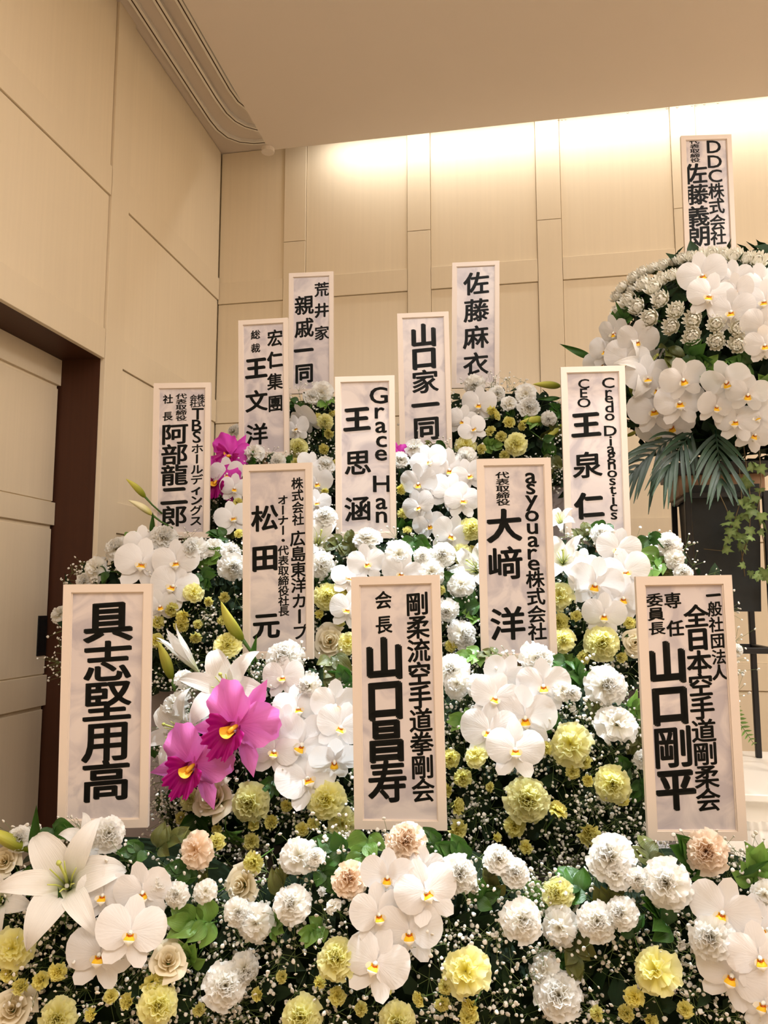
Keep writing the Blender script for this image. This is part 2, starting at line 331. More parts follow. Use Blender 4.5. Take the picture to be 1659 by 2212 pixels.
# ================================================================== PLAQUES
PL = {'A': (-0.856, 1.521, 0.677, 13.2, 1.5, -0.6), 'B': (-0.253, 1.564, 0.692, 2.7, -1.2, -1.3), 'C': (0.298, 1.604, 0.690, 6.8, 1.0, -0.9),
      'D': (-0.616, 1.905, 0.989, 2.8, 1.6, -0.7), 'E': (-0.026, 1.930, 0.989, 7.4, 0.5, -0.6), 'F': (-1.056, 2.266, 1.325, 9.6, 0.8, -0.6),
      'G': (-0.470, 2.271, 1.316, 6.7, 1.4, -0.5), 'H': (0.194, 2.268, 1.309, 6.0, 1.1, -0.3), 'I': (-0.896, 2.576, 1.629, 2.2, 3.3, -0.4),
      'J': (-0.337, 2.643, 1.647, 6.4, 0.6, -1.0), 'K': (-0.827, 2.920, 1.947, 4.8, 1.9, -0.2), 'L': (-0.182, 2.919, 1.937, 2.0, 2.1, 1.0),
      'M': (0.667, 2.865, 2.330, 7.0, 1.0, 0.2)}
DESC = {'A': 'lowest-tier single-column plaque', 'B': 'lowest-tier two-column plaque', 'C': 'lowest-tier five-column plaque',
        'D': 'second-tier plaque without Latin letters', 'E': 'second-tier plaque with Latin letters', 'F': 'third-tier plaque beside the dark doorway',
        'G': 'third-tier plaque with eight Latin letters', 'H': 'third-tier plaque with longest Latin lettering', 'I': 'fourth-tier two-column plaque',
        'J': 'fourth-tier single-column plaque', 'K': 'top-tier two-column plaque', 'L': 'top-tier single-column plaque', 'M': 'black flower stand'}
PLAB = {'A': 'white marbled name plaque with one column of five bold characters, lowest tier', 'B': 'white marbled name plaque with one title column and one bold column, lowest tier',
        'C': 'white marbled name plaque crowded with five columns of characters, lowest tier', 'D': 'white marbled name plaque with three widely spaced bold characters, second tier',
        'E': 'white marbled name plaque mixing lowercase Latin letters and characters, second tier', 'F': 'white marbled name plaque standing nearest the dark doorway, third tier',
        'G': 'bluish-lit name plaque with eight Latin letters beside three characters, third tier', 'H': 'white marbled name plaque with a long column of Latin letters, third tier',
        'I': 'white marbled name plaque with two columns of characters, fourth tier', 'J': 'white marbled name plaque with one column of five characters, fourth tier',
        'K': 'white marbled name plaque with two columns of characters, top tier', 'L': 'white marbled name plaque with one column of four characters, top tier',
        'M': 'white marbled name plaque rising behind the dome of the black flower stand'}
PW, PH = 0.18, 0.49
GL = {}
def glyph(ch):
    if ch in GL: return GL[ch]
    c = bpy.data.curves.new('glyph', 'FONT'); c.body = ch; c.size = 1; c.resolution_u = 3
    o = bpy.data.objects.new('glyph', c); COL.objects.link(o)
    dg = bpy.context.evaluated_depsgraph_get(); dg.update()
    me = bpy.data.meshes.new_from_object(o.evaluated_get(dg))
    V0 = [(v.co.x, v.co.y) for v in me.vertices]; F0 = [tuple(p.vertices) for p in me.polygons]; bpy.data.meshes.remove(me)
    cjk = ord(ch) > 0x2000; off = max(0.023, min(0.047, 0.056 - 0.0006 * len(V0))) if cjk else 0.016
    V, Fc = [], []
    for q in range(8):                                     # brush weight: the outline swept round a small ellipse
        a = q * math.pi / 4; e1, e2 = 1.25 * off * math.cos(a), 0.70 * off * math.sin(a); dx, dy = 0.82 * e1 + 0.57 * e2, -0.57 * e1 + 0.82 * e2; b0 = len(V)   # slanted nib
        V += [(x + dx, y + dy) for x, y in V0]; Fc += [tuple(i + b0 for i in f) for f in F0]
    bpy.data.objects.remove(o); bpy.data.curves.remove(c)
    if cjk:
        V = [(x - 0.5, y - 0.38) for x, y in V]
        if ch == 'ー': V = [(-y, x) for x, y in V]
        else: V = [(x, y + 0.07 * x) for x, y in V]          # brush-style strokes climb to the right
    else:
        xs = [v[0] for v in V]; ys = [v[1] for v in V]; mx, my = (min(xs) + max(xs)) / 2, (min(ys) + max(ys)) / 2
        V = [(x - mx, y - my) for x, y in V]
    GL[ch] = (V, Fc); return GL[ch]
def CO(t, x0, x1, yt, yb, wd, fill=0.98):
    n = len(t); p = (yb - yt) / n
    return [(c, x0 + (x1 - x0) * (i / max(1, n - 1)), yt + p * (i + 0.5)) for i, c in enumerate(t)], wd, p * fill
def PT(t, pts, wd, hh): return [(c, x, y) for c, (x, y) in zip(t, pts)], wd, hh
z5 = lambda pts: [(1060 + a / 2.77, 540 + b_ / 2.77) for a, b_ in pts]
TXT = {
 'A': [CO('具志堅用高', 234, 229, 1299, 1729, 100, 1.0)],
 'B': [CO('剛柔流空手道拳剛会', 901, 914, 1279, 1732, 48), PT('会長', [(828, 1296), (829, 1349)], 35, 38), CO('山口昌寿', 830, 837, 1378, 1732, 82, 1.0)],
 'C': [PT('一般社団法人', [(1541, 1286), (1544, 1315), (1547, 1349), (1550, 1384), (1553, 1419), (1554, 1452)], 29, 32), CO('全日本空手道剛柔会', 1504, 1530, 1306, 1752, 50),
       PT('専任', [(1453, 1297), (1459, 1357)], 35, 34), PT('委員長', [(1414, 1296), (1417, 1326), (1419, 1357)], 34, 28), CO('山口剛平', 1441, 1460, 1385, 1750, 82, 0.96)],
 'D': [CO('株式会社', 642, 644, 1031, 1135, 25), CO('広島東洋カープ', 643, 648, 1146, 1382, 33), CO('オーナー・代表取締役社長', 611, 613, 1069, 1331, 23),
       PT('松田元', [(572, 1119), (572, 1205), (575, 1351)], 58, 56)],
 'E': [PT('asyouare', z5([(240, 1365), (240, 1430), (245, 1515), (247, 1592), (250, 1668), (255, 1745), (250, 1820), (258, 1885)]), 54, 46),
       CO('株式会社', 1156, 1161, 1232, 1383, 38), CO('代表取締役', 1085, 1087, 1019, 1092, 28), PT('大﨑洋', [(1089, 1135), (1091, 1217), (1097, 1347)], 72, 70)],
 'F': [PT('株式会社', [(434, 858.5), (434, 872), (418, 859.5), (418, 873)], 15.5, 14.5), PT('TBS', [(427, 894), (425, 919), (425, 944)], 40, 34),
       CO('ホールディングス', 426, 423, 958, 1136, 26), CO('代表取締役', 391.5, 391.5, 850, 909, 23), PT('社長', [(363, 862), (362, 899)], 21, 20), CO('阿部龍二郎', 377, 376, 915, 1137, 56, 1.02)],
 'G': [PT('GraceHan', [(818, 854), (820, 892), (823, 923), (824, 954), (823, 983), (824, 1045), (824, 1088), (824, 1117)], 56, 48), PT('王思涵', [(771, 905), (773, 999), (773, 1099)], 56, 54)],
 'H': [PT('CEO', [(1261, 829), (1261, 849), (1261.5, 870)], 34, 27), PT('王泉仁', [(1266, 917), (1269, 1004), (1273, 1092)], 60, 56),
       PT('CredoDiagnostics', z5([(703, 795), (706, 858), (708, 893), (710, 942), (712, 1000), (716, 1082), (718, 1143), (720, 1195), (722, 1245), (725, 1293), (727, 1340), (729, 1387), (731, 1437), (734, 1492), (736, 1543), (738, 1592)]), 38, 30)],
 'I': [PT('宏仁集團', [(594, 730), (594, 777), (594, 824), (595, 871)], 33, 36), PT('総裁', [(552, 723), (552, 752)], 20, 20), PT('王文洋', [(553.5, 795), (554, 866), (555, 938)], 47, 46)],
 'J': [PT('山口家一同', [(915, 724.5), (916, 773), (918, 824), (919, 875), (921, 925)], 56, 51)],
 'K': [PT('荒井家', [(695, 625), (695, 670), (695, 719)], 31, 31), PT('親戚一同', [(657, 659), (657, 708), (656, 757), (657, 806)], 40, 42)],
 'L': [PT('佐藤麻衣', [(1029, 612), (1029, 670), (1028, 728), (1028, 786)], 52, 50)],
 'M': [PT('DDC', [(1542, 317), (1544, 349), (1545, 380)], 42, 38), PT('株式会社', [(1547, 412), (1548, 445), (1550, 480), (1552, 512)], 32, 35),
       CO('代表取締役', 1500, 1502, 301, 351, 20), PT('佐藤義朗', [(1502, 375), (1505, 420), (1507, 467), (1510, 510)], 48, 46)]}
fb = MB(); bw, dp = 0.0165, 0.014
for lo, hi in (((-PW / 2, -dp, 0), (-PW / 2 + bw, 0, PH)), ((PW / 2 - bw, -dp, 0), (PW / 2, 0, PH)), ((-PW / 2 + bw, -dp, 0), (PW / 2 - bw, 0, bw)), ((-PW / 2 + bw, -dp, PH - bw), (PW / 2 - bw, 0, PH))): fb.box(lo, hi)
# thin inner bead
i0, i1, t0 = PW / 2 - bw, bw, 0.0022
for lo, hi in (((-i0, -dp + 0.003, i1), (-i0 + t0, -0.004, PH - i1)), ((i0 - t0, -dp + 0.003, i1), (i0, -0.004, PH - i1)), ((-i0 + t0, -dp + 0.003, i1), (i0 - t0, -0.004, i1 + t0)), ((-i0 + t0, -dp + 0.003, PH - i1 - t0), (i0 - t0, -0.004, PH - i1))): fb.box(lo, hi)
frame_me = fb.mesh('frame', M_FRAME, False)
sheet_me = MB().box((-PW / 2 + bw, -0.0085, bw), (PW / 2 - bw, -0.002, PH - bw)).mesh('sheet', M_PAPER, False)
post_me = MB().box((-0.008, 0.001, -0.28), (0.008, 0.012, 0.30)).mesh('support_stick', M_LINER, False)
for k, (x, y, z, yaw, lean, roll) in PL.items():
    M4 = Matrix.Translation((x, y, z)) @ Matrix.Rotation(R(yaw), 4, 'Z') @ Matrix.Rotation(R(lean), 4, 'X') @ Matrix.Rotation(R(roll), 4, 'Y')
    pq = tag(empty('name_plaque', M4), PLAB[k], 'plaque', 'name plaques standing in the flowers')
    obj('frame', frame_me, pq); sh = obj('sheet', sheet_me, pq); obj('support_stick', post_me, pq)
    inv = M4.inverted(); o0 = inv @ CAM
    for chars, wd, hh in TXT[k]:
        for ch, px, py in chars:
            d = inv.to_3x3() @ ray(px, py); t = (-0.0089 - o0.y) / d.y; c = o0 + d * t; mpp = t * F / F
            sx = wd * 1.08 * t; sy = hh * 1.06 * t
            V, Fc = glyph(ch)
            o = obj('character', MB().add([(a * sx, 0, b_ * sy) for a, b_ in V], Fc).mesh('character', M_INK, False), sh); o.location = (c.x, -0.0089, c.z)

# ================================================================== STANDS UNDER THE FLOWERS
ROWY = {1: 1.56, 2: 1.92, 3: 2.27, 4: 2.61, 5: 2.92}; ROWZ = {1: 0.69, 2: 0.99, 3: 1.32, 4: 1.64, 5: 1.94}
for t, nm in zip(range(1, 6), ('lowest', 'second', 'third', 'fourth', 'topmost')):
    o = boxo('display_step', ((-1.0, -0.90, -1.30, -1.12, -1.05)[t - 1], ROWY[t] - 0.11, 0.0), ((0.46, 0.30, 0.46, 0.0, 0.22)[t - 1], ROWY[t] + 0.15, ROWZ[t] - 0.40), M_STEP, None, 0.004)
    tag(o, f'grey cloth-covered display step carrying the {nm} tier of flowers', 'display step', 'display steps under the flowers')

# ================================================================== FLOWER MESHES
def prof(u, a, b_): return (u ** a) * (max(0.0, 1 - u ** b_)) ** 0.5
def pet(L, Wd, a, b_, cup, curl, shift=0.0, ruff=0.0, rn=9, nu=8, nv=8, name='petal', m=None, z0=0.0, twist=0.0):
    """petal growing along +Y from the centre, facing +Z"""
    mxp = max(prof(i / 50, a, b_) for i in range(51))
    def fn(u, v):
        wv = Wd * prof(u, a, b_) / mxp; tt = v * wv + shift * u * L
        z = z0 + curl * math.sin(math.pi * u * 0.9) * L - cup * v * v * Wd * math.sin(math.pi * min(1, u * 1.1) * 0.85)
        e = max(abs(v), u) ** 4
        z += ruff * math.sin(rn * (v * 1.7 + u * 2.1) + twist) * e * Wd
        return (tt, u * L * (1 - 0.10 * v * v * (u > 0.8)), z)
    return MB().grid(fn, nu, nv).mesh(name, m)
def disc(a, c, cup=0.1, curl=0.05, shift=0.0, ruff=0.02, rn=5, nu=7, nv=14, name='petal', m=None, z0=0.0, ph=0.0, ptip=0.0, fr=0.0):
    """round petal: an ellipse (half-width a, half-length c) touching the centre, growing along +Y"""
    def fn(u, v):
        f = v * R(86); rho = 2 * math.cos(f) / c / (math.sin(f) ** 2 / a ** 2 + math.cos(f) ** 2 / c ** 2) * u
        rho *= 1 + ptip * (max(0, math.cos(f)) ** 14) * u + fr * math.sin(31 * v + ph) * u ** 6
        x, y = rho * math.sin(f), rho * math.cos(f)
        z = z0 - cup * (x / a) ** 2 * c + curl * math.sin(math.pi * min(1, y / (2 * c)) * 0.9) * c + ruff * math.sin(rn * v * 2.2 + ph) * u ** 4 * c - 0.012 * math.exp(-(x / 0.02) ** 2) * u
        return (x + shift * y, y, z)
    return MB().grid(fn, nu, nv).mesh(name, m)
def rotz(a): return Matrix.Rotation(a, 4, 'Z')
def tubestem(L, r, m, name='stem', bend=0.12, z0=0.0):
    return MB().tube([(0, 0, z0), (0, -bend * L * 0.3, z0 - L * 0.35), (0, -bend * L, z0 - L)], r, 5).mesh(name, m)
KINDS = {}
# --- moth orchid (unit: about 1 across)
ob = {}
op_l = disc(0.30, 0.255, 0.10, 0.14, 0.10, 0.05, 5, m=M_ORCH); op_r = disc(0.30, 0.255, 0.10, 0.14, -0.10, 0.05, 5, m=M_ORCH, ph=1.5)
osd = disc(0.155, 0.235, 0.08, 0.05, m=M_ORCH, name='sepal', z0=-0.02, ptip=0.06); osl = disc(0.15, 0.235, 0.10, -0.06, 0.06, m=M_ORCH, name='sepal', z0=-0.025, ptip=0.08)
lb = MB()
def lipmid(u, v): return (v * (0.045 + 0.05 * math.sin(math.pi * u) ** 2 - 0.035 * u), -0.03 - 0.155 * u, 0.03 + 0.11 * math.sin(math.pi * u * 0.75) - 0.03 * v * v)
lb.grid(lipmid, 6, 4)
nf = len(lb.F); lb.M = [1 if i // 4 in (1, 2) else (2 if i // 4 == 0 else 0) for i in range(nf)]
for s in (-1, 1):
    def side(u, v, s=s): return (s * (0.03 + 0.075 * math.sin(u * 1.5)), -0.045 - 0.02 * u + v * 0.045 * math.sin(math.pi * (0.15 + 0.8 * u)), 0.03 + 0.11 * u + 0.01 * v)
    lb.grid(side, 5, 4, 0); lb.M[-20:-16] = [1] * 4
def ornge(u, v):
    a = v * math.pi; t = u * math.pi; return (0.032 * math.sin(t) * math.cos(a), -0.055 + 0.024 * math.sin(t) * math.sin(a), 0.055 - 0.028 * math.cos(t))
lb.grid(ornge, 4, 8, 2, True)
olip = lb.mesh('lip', [M_LIPW, M_LIPY, M_LIPO])
def colm(u, v):
    a = v * math.pi; r = 0.028 * math.sin(math.pi * (0.12 + 0.86 * u)) + 0.006; return (r * math.cos(a), 0.0 + r * math.sin(a) - 0.02 * u, 0.0 + 0.095 * u)
ocol = MB().grid(colm, 6, 8, 0, True).mesh('column', M_LIPW)
ost = tubestem(0.5, 0.012, M_STEM, 'stem', -0.4, -0.02)
KINDS['orchid'] = [('petal', op_l, rotz(R(84))), ('petal', op_r, rotz(R(-84))), ('sepal', osd, rotz(0)), ('sepal', osl, rotz(R(148))), ('sepal', osl, rotz(R(-148))),
                   ('lip', olip, None), ('column', ocol, None, 'lip'), ('stem', ost, None)]
op2 = disc(0.29, 0.25, 0.22, 0.22, 0.06, 0.09, 6, m=M_ORCH, ph=0.6); op3 = disc(0.29, 0.25, 0.18, -0.06, -0.06, 0.09, 6, m=M_ORCH, ph=2.2)
KINDS['orchid2'] = [('petal', op2, rotz(R(80))), ('petal', op3, rotz(R(-86)))] + KINDS['orchid'][2:]
# --- carnation
def carn(seed, layers, m, ruff=0.042, serr=0.016):
    rg = random.Random(seed); mb = MB()
    for (n, L, tilt, wd, r0) in layers:
        for k in range(n):
            a = 2 * math.pi * (k + rg.random() * 0.55) / n + n * 0.7; tl = tilt + rg.uniform(-0.16, 0.16); ll = L * rg.uniform(0.88, 1.1); ph = rg.uniform(0, 6.28)
            ca, sa, ct, s_ = math.cos(a), math.sin(a), math.cos(tl), math.sin(tl); wl = 1.15 * wd * rg.uniform(0.85, 1.15)
            def fn(u, v):
                hw = wl * (0.18 + 0.82 * u ** 0.8) * (1 if u < 0.99 else 1)
                al = ll * u * (1 - 0.16 * v * v * u) + serr * u * (1 if int((v + 1) * 5.01) % 2 else -0.3) * (u > 0.9)
                wv = ruff * math.sin(6.5 * v + ph) * u ** 2 + 0.5 * ruff * math.sin(13 * v + ph * 2) * u ** 4
                bend = 0.10 * u * u
                x = r0 * 0.3 + al * ct; zz = al * s_ + bend * (-1 if tilt < 0.7 else 0.3)
                x -= wv * s_; zz += wv * ct
                t = v * hw
                return (x * ca - t * sa, x * sa + t * ca, zz)
            mb.grid(fn, 4, 10)
    return mb.mesh('petals', m)
LAY = [(7, 0.50, 0.02, 0.29, 0.05), (8, 0.47, 0.32, 0.26, 0.05), (8, 0.43, 0.62, 0.24, 0.04), (7, 0.40, 0.92, 0.21, 0.04), (6, 0.38, 1.2, 0.18, 0.02), (4, 0.36, 1.42, 0.15, 0.01)]
LAYL = [(6, 0.50, 0.02, 0.30, 0.05), (6, 0.44, 0.35, 0.27, 0.05), (5, 0.36, 0.8, 0.2, 0.04), (4, 0.30, 1.2, 0.15, 0.02)]
LAYB = [(5, 0.48, 0.85, 0.26, 0.06), (5, 0.44, 1.1, 0.24, 0.05), (4, 0.42, 1.3, 0.18, 0.03), (3, 0.4, 1.45, 0.12, 0.02)]
LAYO = [(6, 0.46, 0.35, 0.30, 0.05), (5, 0.40, 0.75, 0.25, 0.05), (4, 0.36, 1.1, 0.18, 0.03), (3, 0.34, 1.38, 0.12, 0.02)]
def calyx(r, L, z0, name='calyx'):
    def fn(u, v):
        a = v * math.pi; rr_ = r * (1.0 - 0.35 * u * u) * (1 if u < 0.95 else 0.4); k = 0.0 if u > 0.05 else 0.06
        return (rr_ * math.cos(a), rr_ * math.sin(a), z0 + k * (1 if int((v + 1) * 5) % 2 else -1) - L * u)
    return MB().grid(fn, 5, 10, 0, True).mesh(name, M_LEAFO)
cal = calyx(0.12, 0.36, 0.06); cals = calyx(0.19, 0.45, 0.14); cst = tubestem(1.3, 0.025, M_STEM, 'stem', -0.1, -0.28); csts = tubestem(1.5, 0.035, M_STEM, 'stem', -0.15, -0.28)
for nm, m in (('carn', M_CARW), ('peach', M_CARP), ('ycarn', M_CARY)):
    for i, ly in enumerate((LAY, LAY, LAYL)):
        KINDS[f'{nm}{i}'] = [('petals', carn(10 + i, ly, m), None), ('stem', cst, None), ('calyx', cal, None, 'stem')]
for i, ly in enumerate((LAYO, LAYO, LAYB)):
    KINDS[f'ybud{i}'] = [('petals', carn(30 + i, ly, M_BUDY, 0.05, 0.015), None), ('stem', csts, None), ('calyx', cals, None, 'stem')]
KINDS['wbud0'] = [('petals', carn(40, LAYB, M_CARW, 0.05, 0.015), None), ('stem', csts, None), ('calyx', cals, None, 'stem')]
# --- rose
def rosep(k, n):
    f = k / (n - 1); r = 0.05 + 0.34 * f ** 1.1; hh = 0.46 - 0.10 * f; half = (1.5 - 0.55 * f); a0 = k * 2.4; op = 0.05 + 0.75 * f ** 2.2
    def fn(u, v):
        a = a0 + v * half * (1 - 0.15 * u); rad = r * (0.45 + 0.75 * math.sin(u * 1.35)) + op * 0.22 * u ** 3 + 0.03 * math.sin(5 * v + k) * u ** 3 * f
        z = hh * u * (1 - 0.35 * f * u) - 0.05 * f * v * v * u - op * 0.10 * u ** 6 - 0.16 * f
        return (rad * math.cos(a), rad * math.sin(a), z)
    return MB().grid(fn, 6, 8).mesh('petal', M_ROSE)
KINDS['rose0'] = [('petal', rosep(k, 15), None) for k in range(15)] + [('calyx', calyx(0.17, 0.3, -0.10), None), ('stem', csts, None)]
# --- lily
def interp(t, P):
    for (t0, r0, h0), (t1, r1, h1) in zip(P, P[1:]):
        if t <= t1:
            s = (t - t0) / (t1 - t0); return r0 + (r1 - r0) * s, h0 + (h1 - h0) * s
    return P[-1][1:]
def tepal(Wd, P, ph, curlw=0.3, name='tepal', m=M_LILY):
    def fn(u, v):
        r, hgt = interp(u, P); wv = Wd * (0.20 + 0.80 * math.sin(math.pi * min(1, u ** 0.85)) ) * (1 - u ** 5) ** 0.6 if u < 1 else 0
        hz = hgt + (1 - u) * curlw * v * v * Wd - 0.14 * Wd * abs(v) * (1 - abs(v)) + 0.07 * Wd * math.sin(7 * v + 9 * u + ph) * abs(v) * u
        return (v * wv, r, hz)
    return MB().grid(fn, 12, 8).mesh(name, m)
PO = [(0, 0.02, -0.34), (0.15, 0.05, -0.22), (0.3, 0.10, -0.09), (0.45, 0.19, 0.01), (0.6, 0.30, 0.06), (0.75, 0.41, 0.04), (0.88, 0.48, -0.03), (1, 0.50, -0.12)]
PO2 = [(0, 0.02, -0.34), (0.15, 0.05, -0.22), (0.3, 0.11, -0.08), (0.45, 0.20, 0.03), (0.6, 0.31, 0.09), (0.75, 0.42, 0.09), (0.88, 0.51, 0.04), (1, 0.56, -0.04)]
lt1, lt2, lt3 = tepal(0.15, PO, 0), tepal(0.105, PO2, 2), tepal(0.15, PO2, 4)
pis = MB().tube([(0, 0, -0.3), (0.02, 0.03, 0.0), (0.02, 0.08, 0.22)], [0.012, 0.011, 0.012], 6); pis.tube([(0.02, 0.08, 0.22), (0.022, 0.085, 0.245)], [0.024, 0.018], 6); pis = pis.mesh('pistil', M_PIST)
sta = MB().tube([(0, 0.015, -0.3), (0, 0.07, -0.02), (0, 0.12, 0.12)], [0.008, 0.007, 0.005], 5).mesh('stamen', M_PIST)
lst = tubestem(0.7, 0.018, M_STEM, 'stem', -0.2, -0.33)
KINDS['lily0'] = [('tepal', (lt1, lt3)[i % 2], rotz(R(120 * i + 8))) for i in range(3)] + [('tepal', lt2, rotz(R(120 * i + 66))) for i in range(3)] + \
                 [('pistil', pis, None)] + [('stamen', sta, rotz(R(60 * i + 30))) for i in range(6)] + [('stem', lst, None)]
PC = [(0, 0.02, -0.45), (0.25, 0.06, -0.2), (0.5, 0.11, 0.05), (0.75, 0.15, 0.3), (0.9, 0.19, 0.43), (1, 0.24, 0.5)]
hb = tepal(0.085, PC, 0, 0.9); KINDS['halflily0'] = [('tepal', hb, rotz(R(60 * i))) for i in range(6)] + [('stem', lst, None)]
# --- lily bud, along +Z, unit length
def lbud(m):
    def fn(u, v):
        a = v * math.pi; r = 0.135 * math.sin(math.pi * min(1, 0.06 + 0.94 * u ** 0.85)) ** 0.8 * (1 + 0.09 * math.cos(3 * a)) * (1 - 0.25 * u) + 0.004
        return (r * math.cos(a) + 0.05 * math.sin(math.pi * u), r * math.sin(a), u)
    return MB().grid(fn, 12, 18, 0, True).mesh('bud', m)
bst = MB().tube([(0, 0, 0.02), (-0.04, 0, -0.4), (-0.02, 0, -0.9)], [0.045, 0.032, 0.035], 6).mesh('stem', M_STEM)
KINDS['lbud0'] = [('bud', lbud(M_LBUD), None), ('stem', bst, None)]; KINDS['lbud1'] = [('bud', lbud(M_LBUD2), None), ('stem', bst, None)]
# --- cattleya
def catt(mp):
    cp_l = disc(0.30, 0.275, 0.05, 0.30, 0.10, 0.22, 7, 10, 36, 'petal', mp, 0.02, 0.0, 0.12, 0.03); cp_r = disc(0.30, 0.275, 0.05, 0.05, -0.10, 0.22, 6, 10, 36, 'petal', mp, 0.02, 2.0, 0.12, 0.03)
    cs_ = disc(0.115, 0.30, 0.2, -0.05, 0, 0.05, 4, 8, 12, 'sepal', mp, -0.03, 0.0, 0.16)
    def lip(u, v):
        a = v * 2.6 * (1 - 0.25 * u); fl = max(0, u - 0.5) * 2; r = 0.07 + 0.06 * u + 0.13 * fl ** 1.2
        ru = 0.045 * math.sin(15 * v + 2) * fl ** 1.5 + 0.024 * math.sin(47 * v + 1) * fl ** 3
        return ((r + 0.5 * ru) * math.sin(a), -0.03 - 0.06 * u - (r + 0.5 * ru) * math.cos(a) * (1.0 + 0.5 * fl), 0.02 + 0.30 * u + ru - 0.13 * fl * max(0, math.cos(a)))
    L_ = MB().grid(lip, 14, 84).mesh('lip', M_CATL)
    def thr(u, v):
        a = v * 1.5; r = 0.05 + 0.045 * u; return (r * math.sin(a), -0.035 - 0.045 * u - r * math.cos(a) * 0.95, 0.06 + 0.21 * u)
    T_ = MB().grid(thr, 6, 12).mesh('throat', M_CATO)
    C_ = MB().tube([(0, -0.01, 0.0), (0, -0.05, 0.10), (0, -0.10, 0.17)], [0.03, 0.035, 0.025], 8).mesh('column', M_CATO)
    return [('petal', cp_l, rotz(R(62))), ('petal', cp_r, rotz(R(-62))), ('sepal', cs_, rotz(0)), ('sepal', cs_, rotz(R(128))), ('sepal', cs_, rotz(R(-128))), ('lip', L_, None), ('throat', T_, None, 'lip'), ('column', C_, None, 'lip'), ('stem', tubestem(0.5, 0.02, M_STEM), None)]
KINDS['catt0'] = catt(M_CATT); KINDS['catt1'] = catt(M_CATD)
# --- chrysanthemum
def chry(seed):
    rg = random.Random(seed); mb = MB()
    for n, L, tilt, wd, inc in ((14, 0.50, 0.22, 0.075, 0.45), (14, 0.48, 0.50, 0.075, 0.50), (13, 0.45, 0.74, 0.072, 0.55), (12, 0.42, 0.95, 0.068, 0.65), (10, 0.38, 1.12, 0.062, 0.75), (8, 0.35, 1.28, 0.056, 0.75), (5, 0.33, 1.43, 0.05, 0.6)):
        for k in range(n):
            a = 2 * math.pi * (k + rg.random() * 0.4) / n + n; tl = tilt + rg.uniform(-0.1, 0.1); ll = L * rg.uniform(0.9, 1.1); ca, sa = math.cos(a), math.sin(a)
            def fn(u, v):
                ang = tl + inc * 1.2 * u * u; x = 0.03 + ll * u * math.cos(ang) * 0.98; z = ll * u * math.sin(ang) * 0.9
                t = v * wd * math.sin(math.pi * (0.12 + 0.80 * u)) ; z += 0.35 * abs(v) * wd
                return (x * ca - t * sa, x * sa + t * ca, z)
            mb.grid(fn, 4, 2)
    return mb.mesh('petals', M_CHRY)
for i in range(2): KINDS[f'chry{i}'] = [('petals', chry(60 + i), None), ('calyx', calyx(0.16, 0.14, 0.02), None), ('stem', tubestem(1.0, 0.03, M_STEM, 'stem', 0, -0.1), None)]
# --- leaf and sprigs
def leafme(L, Wd, m, fold=0.25, droop=0.25, name='leaf', nu=8, nv=6):
    def fn(u, v):
        wv = Wd * (math.sin(math.pi * min(1, u ** 0.8)) ** 0.9) * (1 - 0.25 * u)
        return (v * wv, u * L, fold * abs(v) * wv - droop * L * u * u + 0.03 * L * math.sin(6 * u + 3 * v))
    return MB().grid(fn, nu, nv).mesh(name, m)
def sprig(m, seed, n=6, L=0.52, Wd=0.21):
    rg = random.Random(seed); parts = [('stem', MB().tube([(0, -0.35, -0.75), (0.0, -0.33, -0.1), (0, -0.25, 0.09), (0, 0.2, 0.14)], [0.018, 0.016, 0.013, 0.008], 5).mesh('stem', M_STEM), None)]
    lm = [leafme(L, Wd, m, 0.25, 0.25), leafme(L * 0.92, Wd * 1.1, m, 0.4, 0.05)]
    for k in range(n):
        f = k / (n - 1); sd = -1 if k % 2 else 1
        M = Matrix.Translation((0.0, -0.25 + 0.42 * f, 0.10 + 0.05 * f)) @ rotz(sd * (1.15 - 1.0 * f + rg.uniform(-0.25, 0.25))) @ Matrix.Rotation(rg.uniform(-0.1, 0.55), 4, 'X') @ Matrix.Rotation(rg.uniform(-0.5, 0.5), 4, 'Y') @ Matrix.Scale(rg.uniform(0.75, 1.1), 4)
        parts.append(('leaf', lm[k % 2], M))
    return parts
for i, m in enumerate((M_LEAF, M_LEAFL, M_LEAFO, M_LEAF)): KINDS[f'sprig{i}'] = sprig(m, 80 + i, 6 + i % 2)
KINDS['blade0'] = [('leaf', leafme(1.0, 0.11, M_LEAF, 0.5, 0.22, 'leaf', 12, 4), None), ('stem', MB().tube([(0, 0.03, 0), (0, -0.3, -0.02)], 0.014, 5).mesh('stem', M_STEM), None)]

# ================================================================== ARRANGEMENTS
HWD = {'A': 0.29, 'B': 0.30, 'C': 0.30, 'D': 0.27, 'E': 0.28, 'F': 0.32, 'G': 0.30, 'H': 0.33, 'I': 0.25, 'J': 0.27, 'K': 0.25, 'L': 0.33}
ROW = dict(zip('ABCDEFGHIJKL', (1, 1, 1, 2, 2, 3, 3, 3, 4, 4, 5, 5)))
XC = {k: PL[k][0] for k in PL}; XC['L'] = -0.10; XC['D'] = -0.60; XC['E'] = -0.02; XC['F'] = -1.04; XC['H'] = 0.17; XC['A'] = -0.83
DROP = {1: 0.52, 2: 0.40, 3: 0.42, 4: 0.40, 5: 0.40}
def surfY(k, x, z):
    t = ROW[k]; dx = (x - XC[k]) / HWD[k]; dz = max(0.0, PL[k][2] + 0.03 - z)
    return PL[k][1] - 0.045 - 0.165 * (1 - math.exp(-dz / 0.13)) + 0.09 * min(1.6, abs(dx)) ** 2.5
def topz(k, x): return PL[k][2] + 0.0 - 0.10 * min(1.5, abs((x - XC[k]) / HWD[k])) ** 2.2
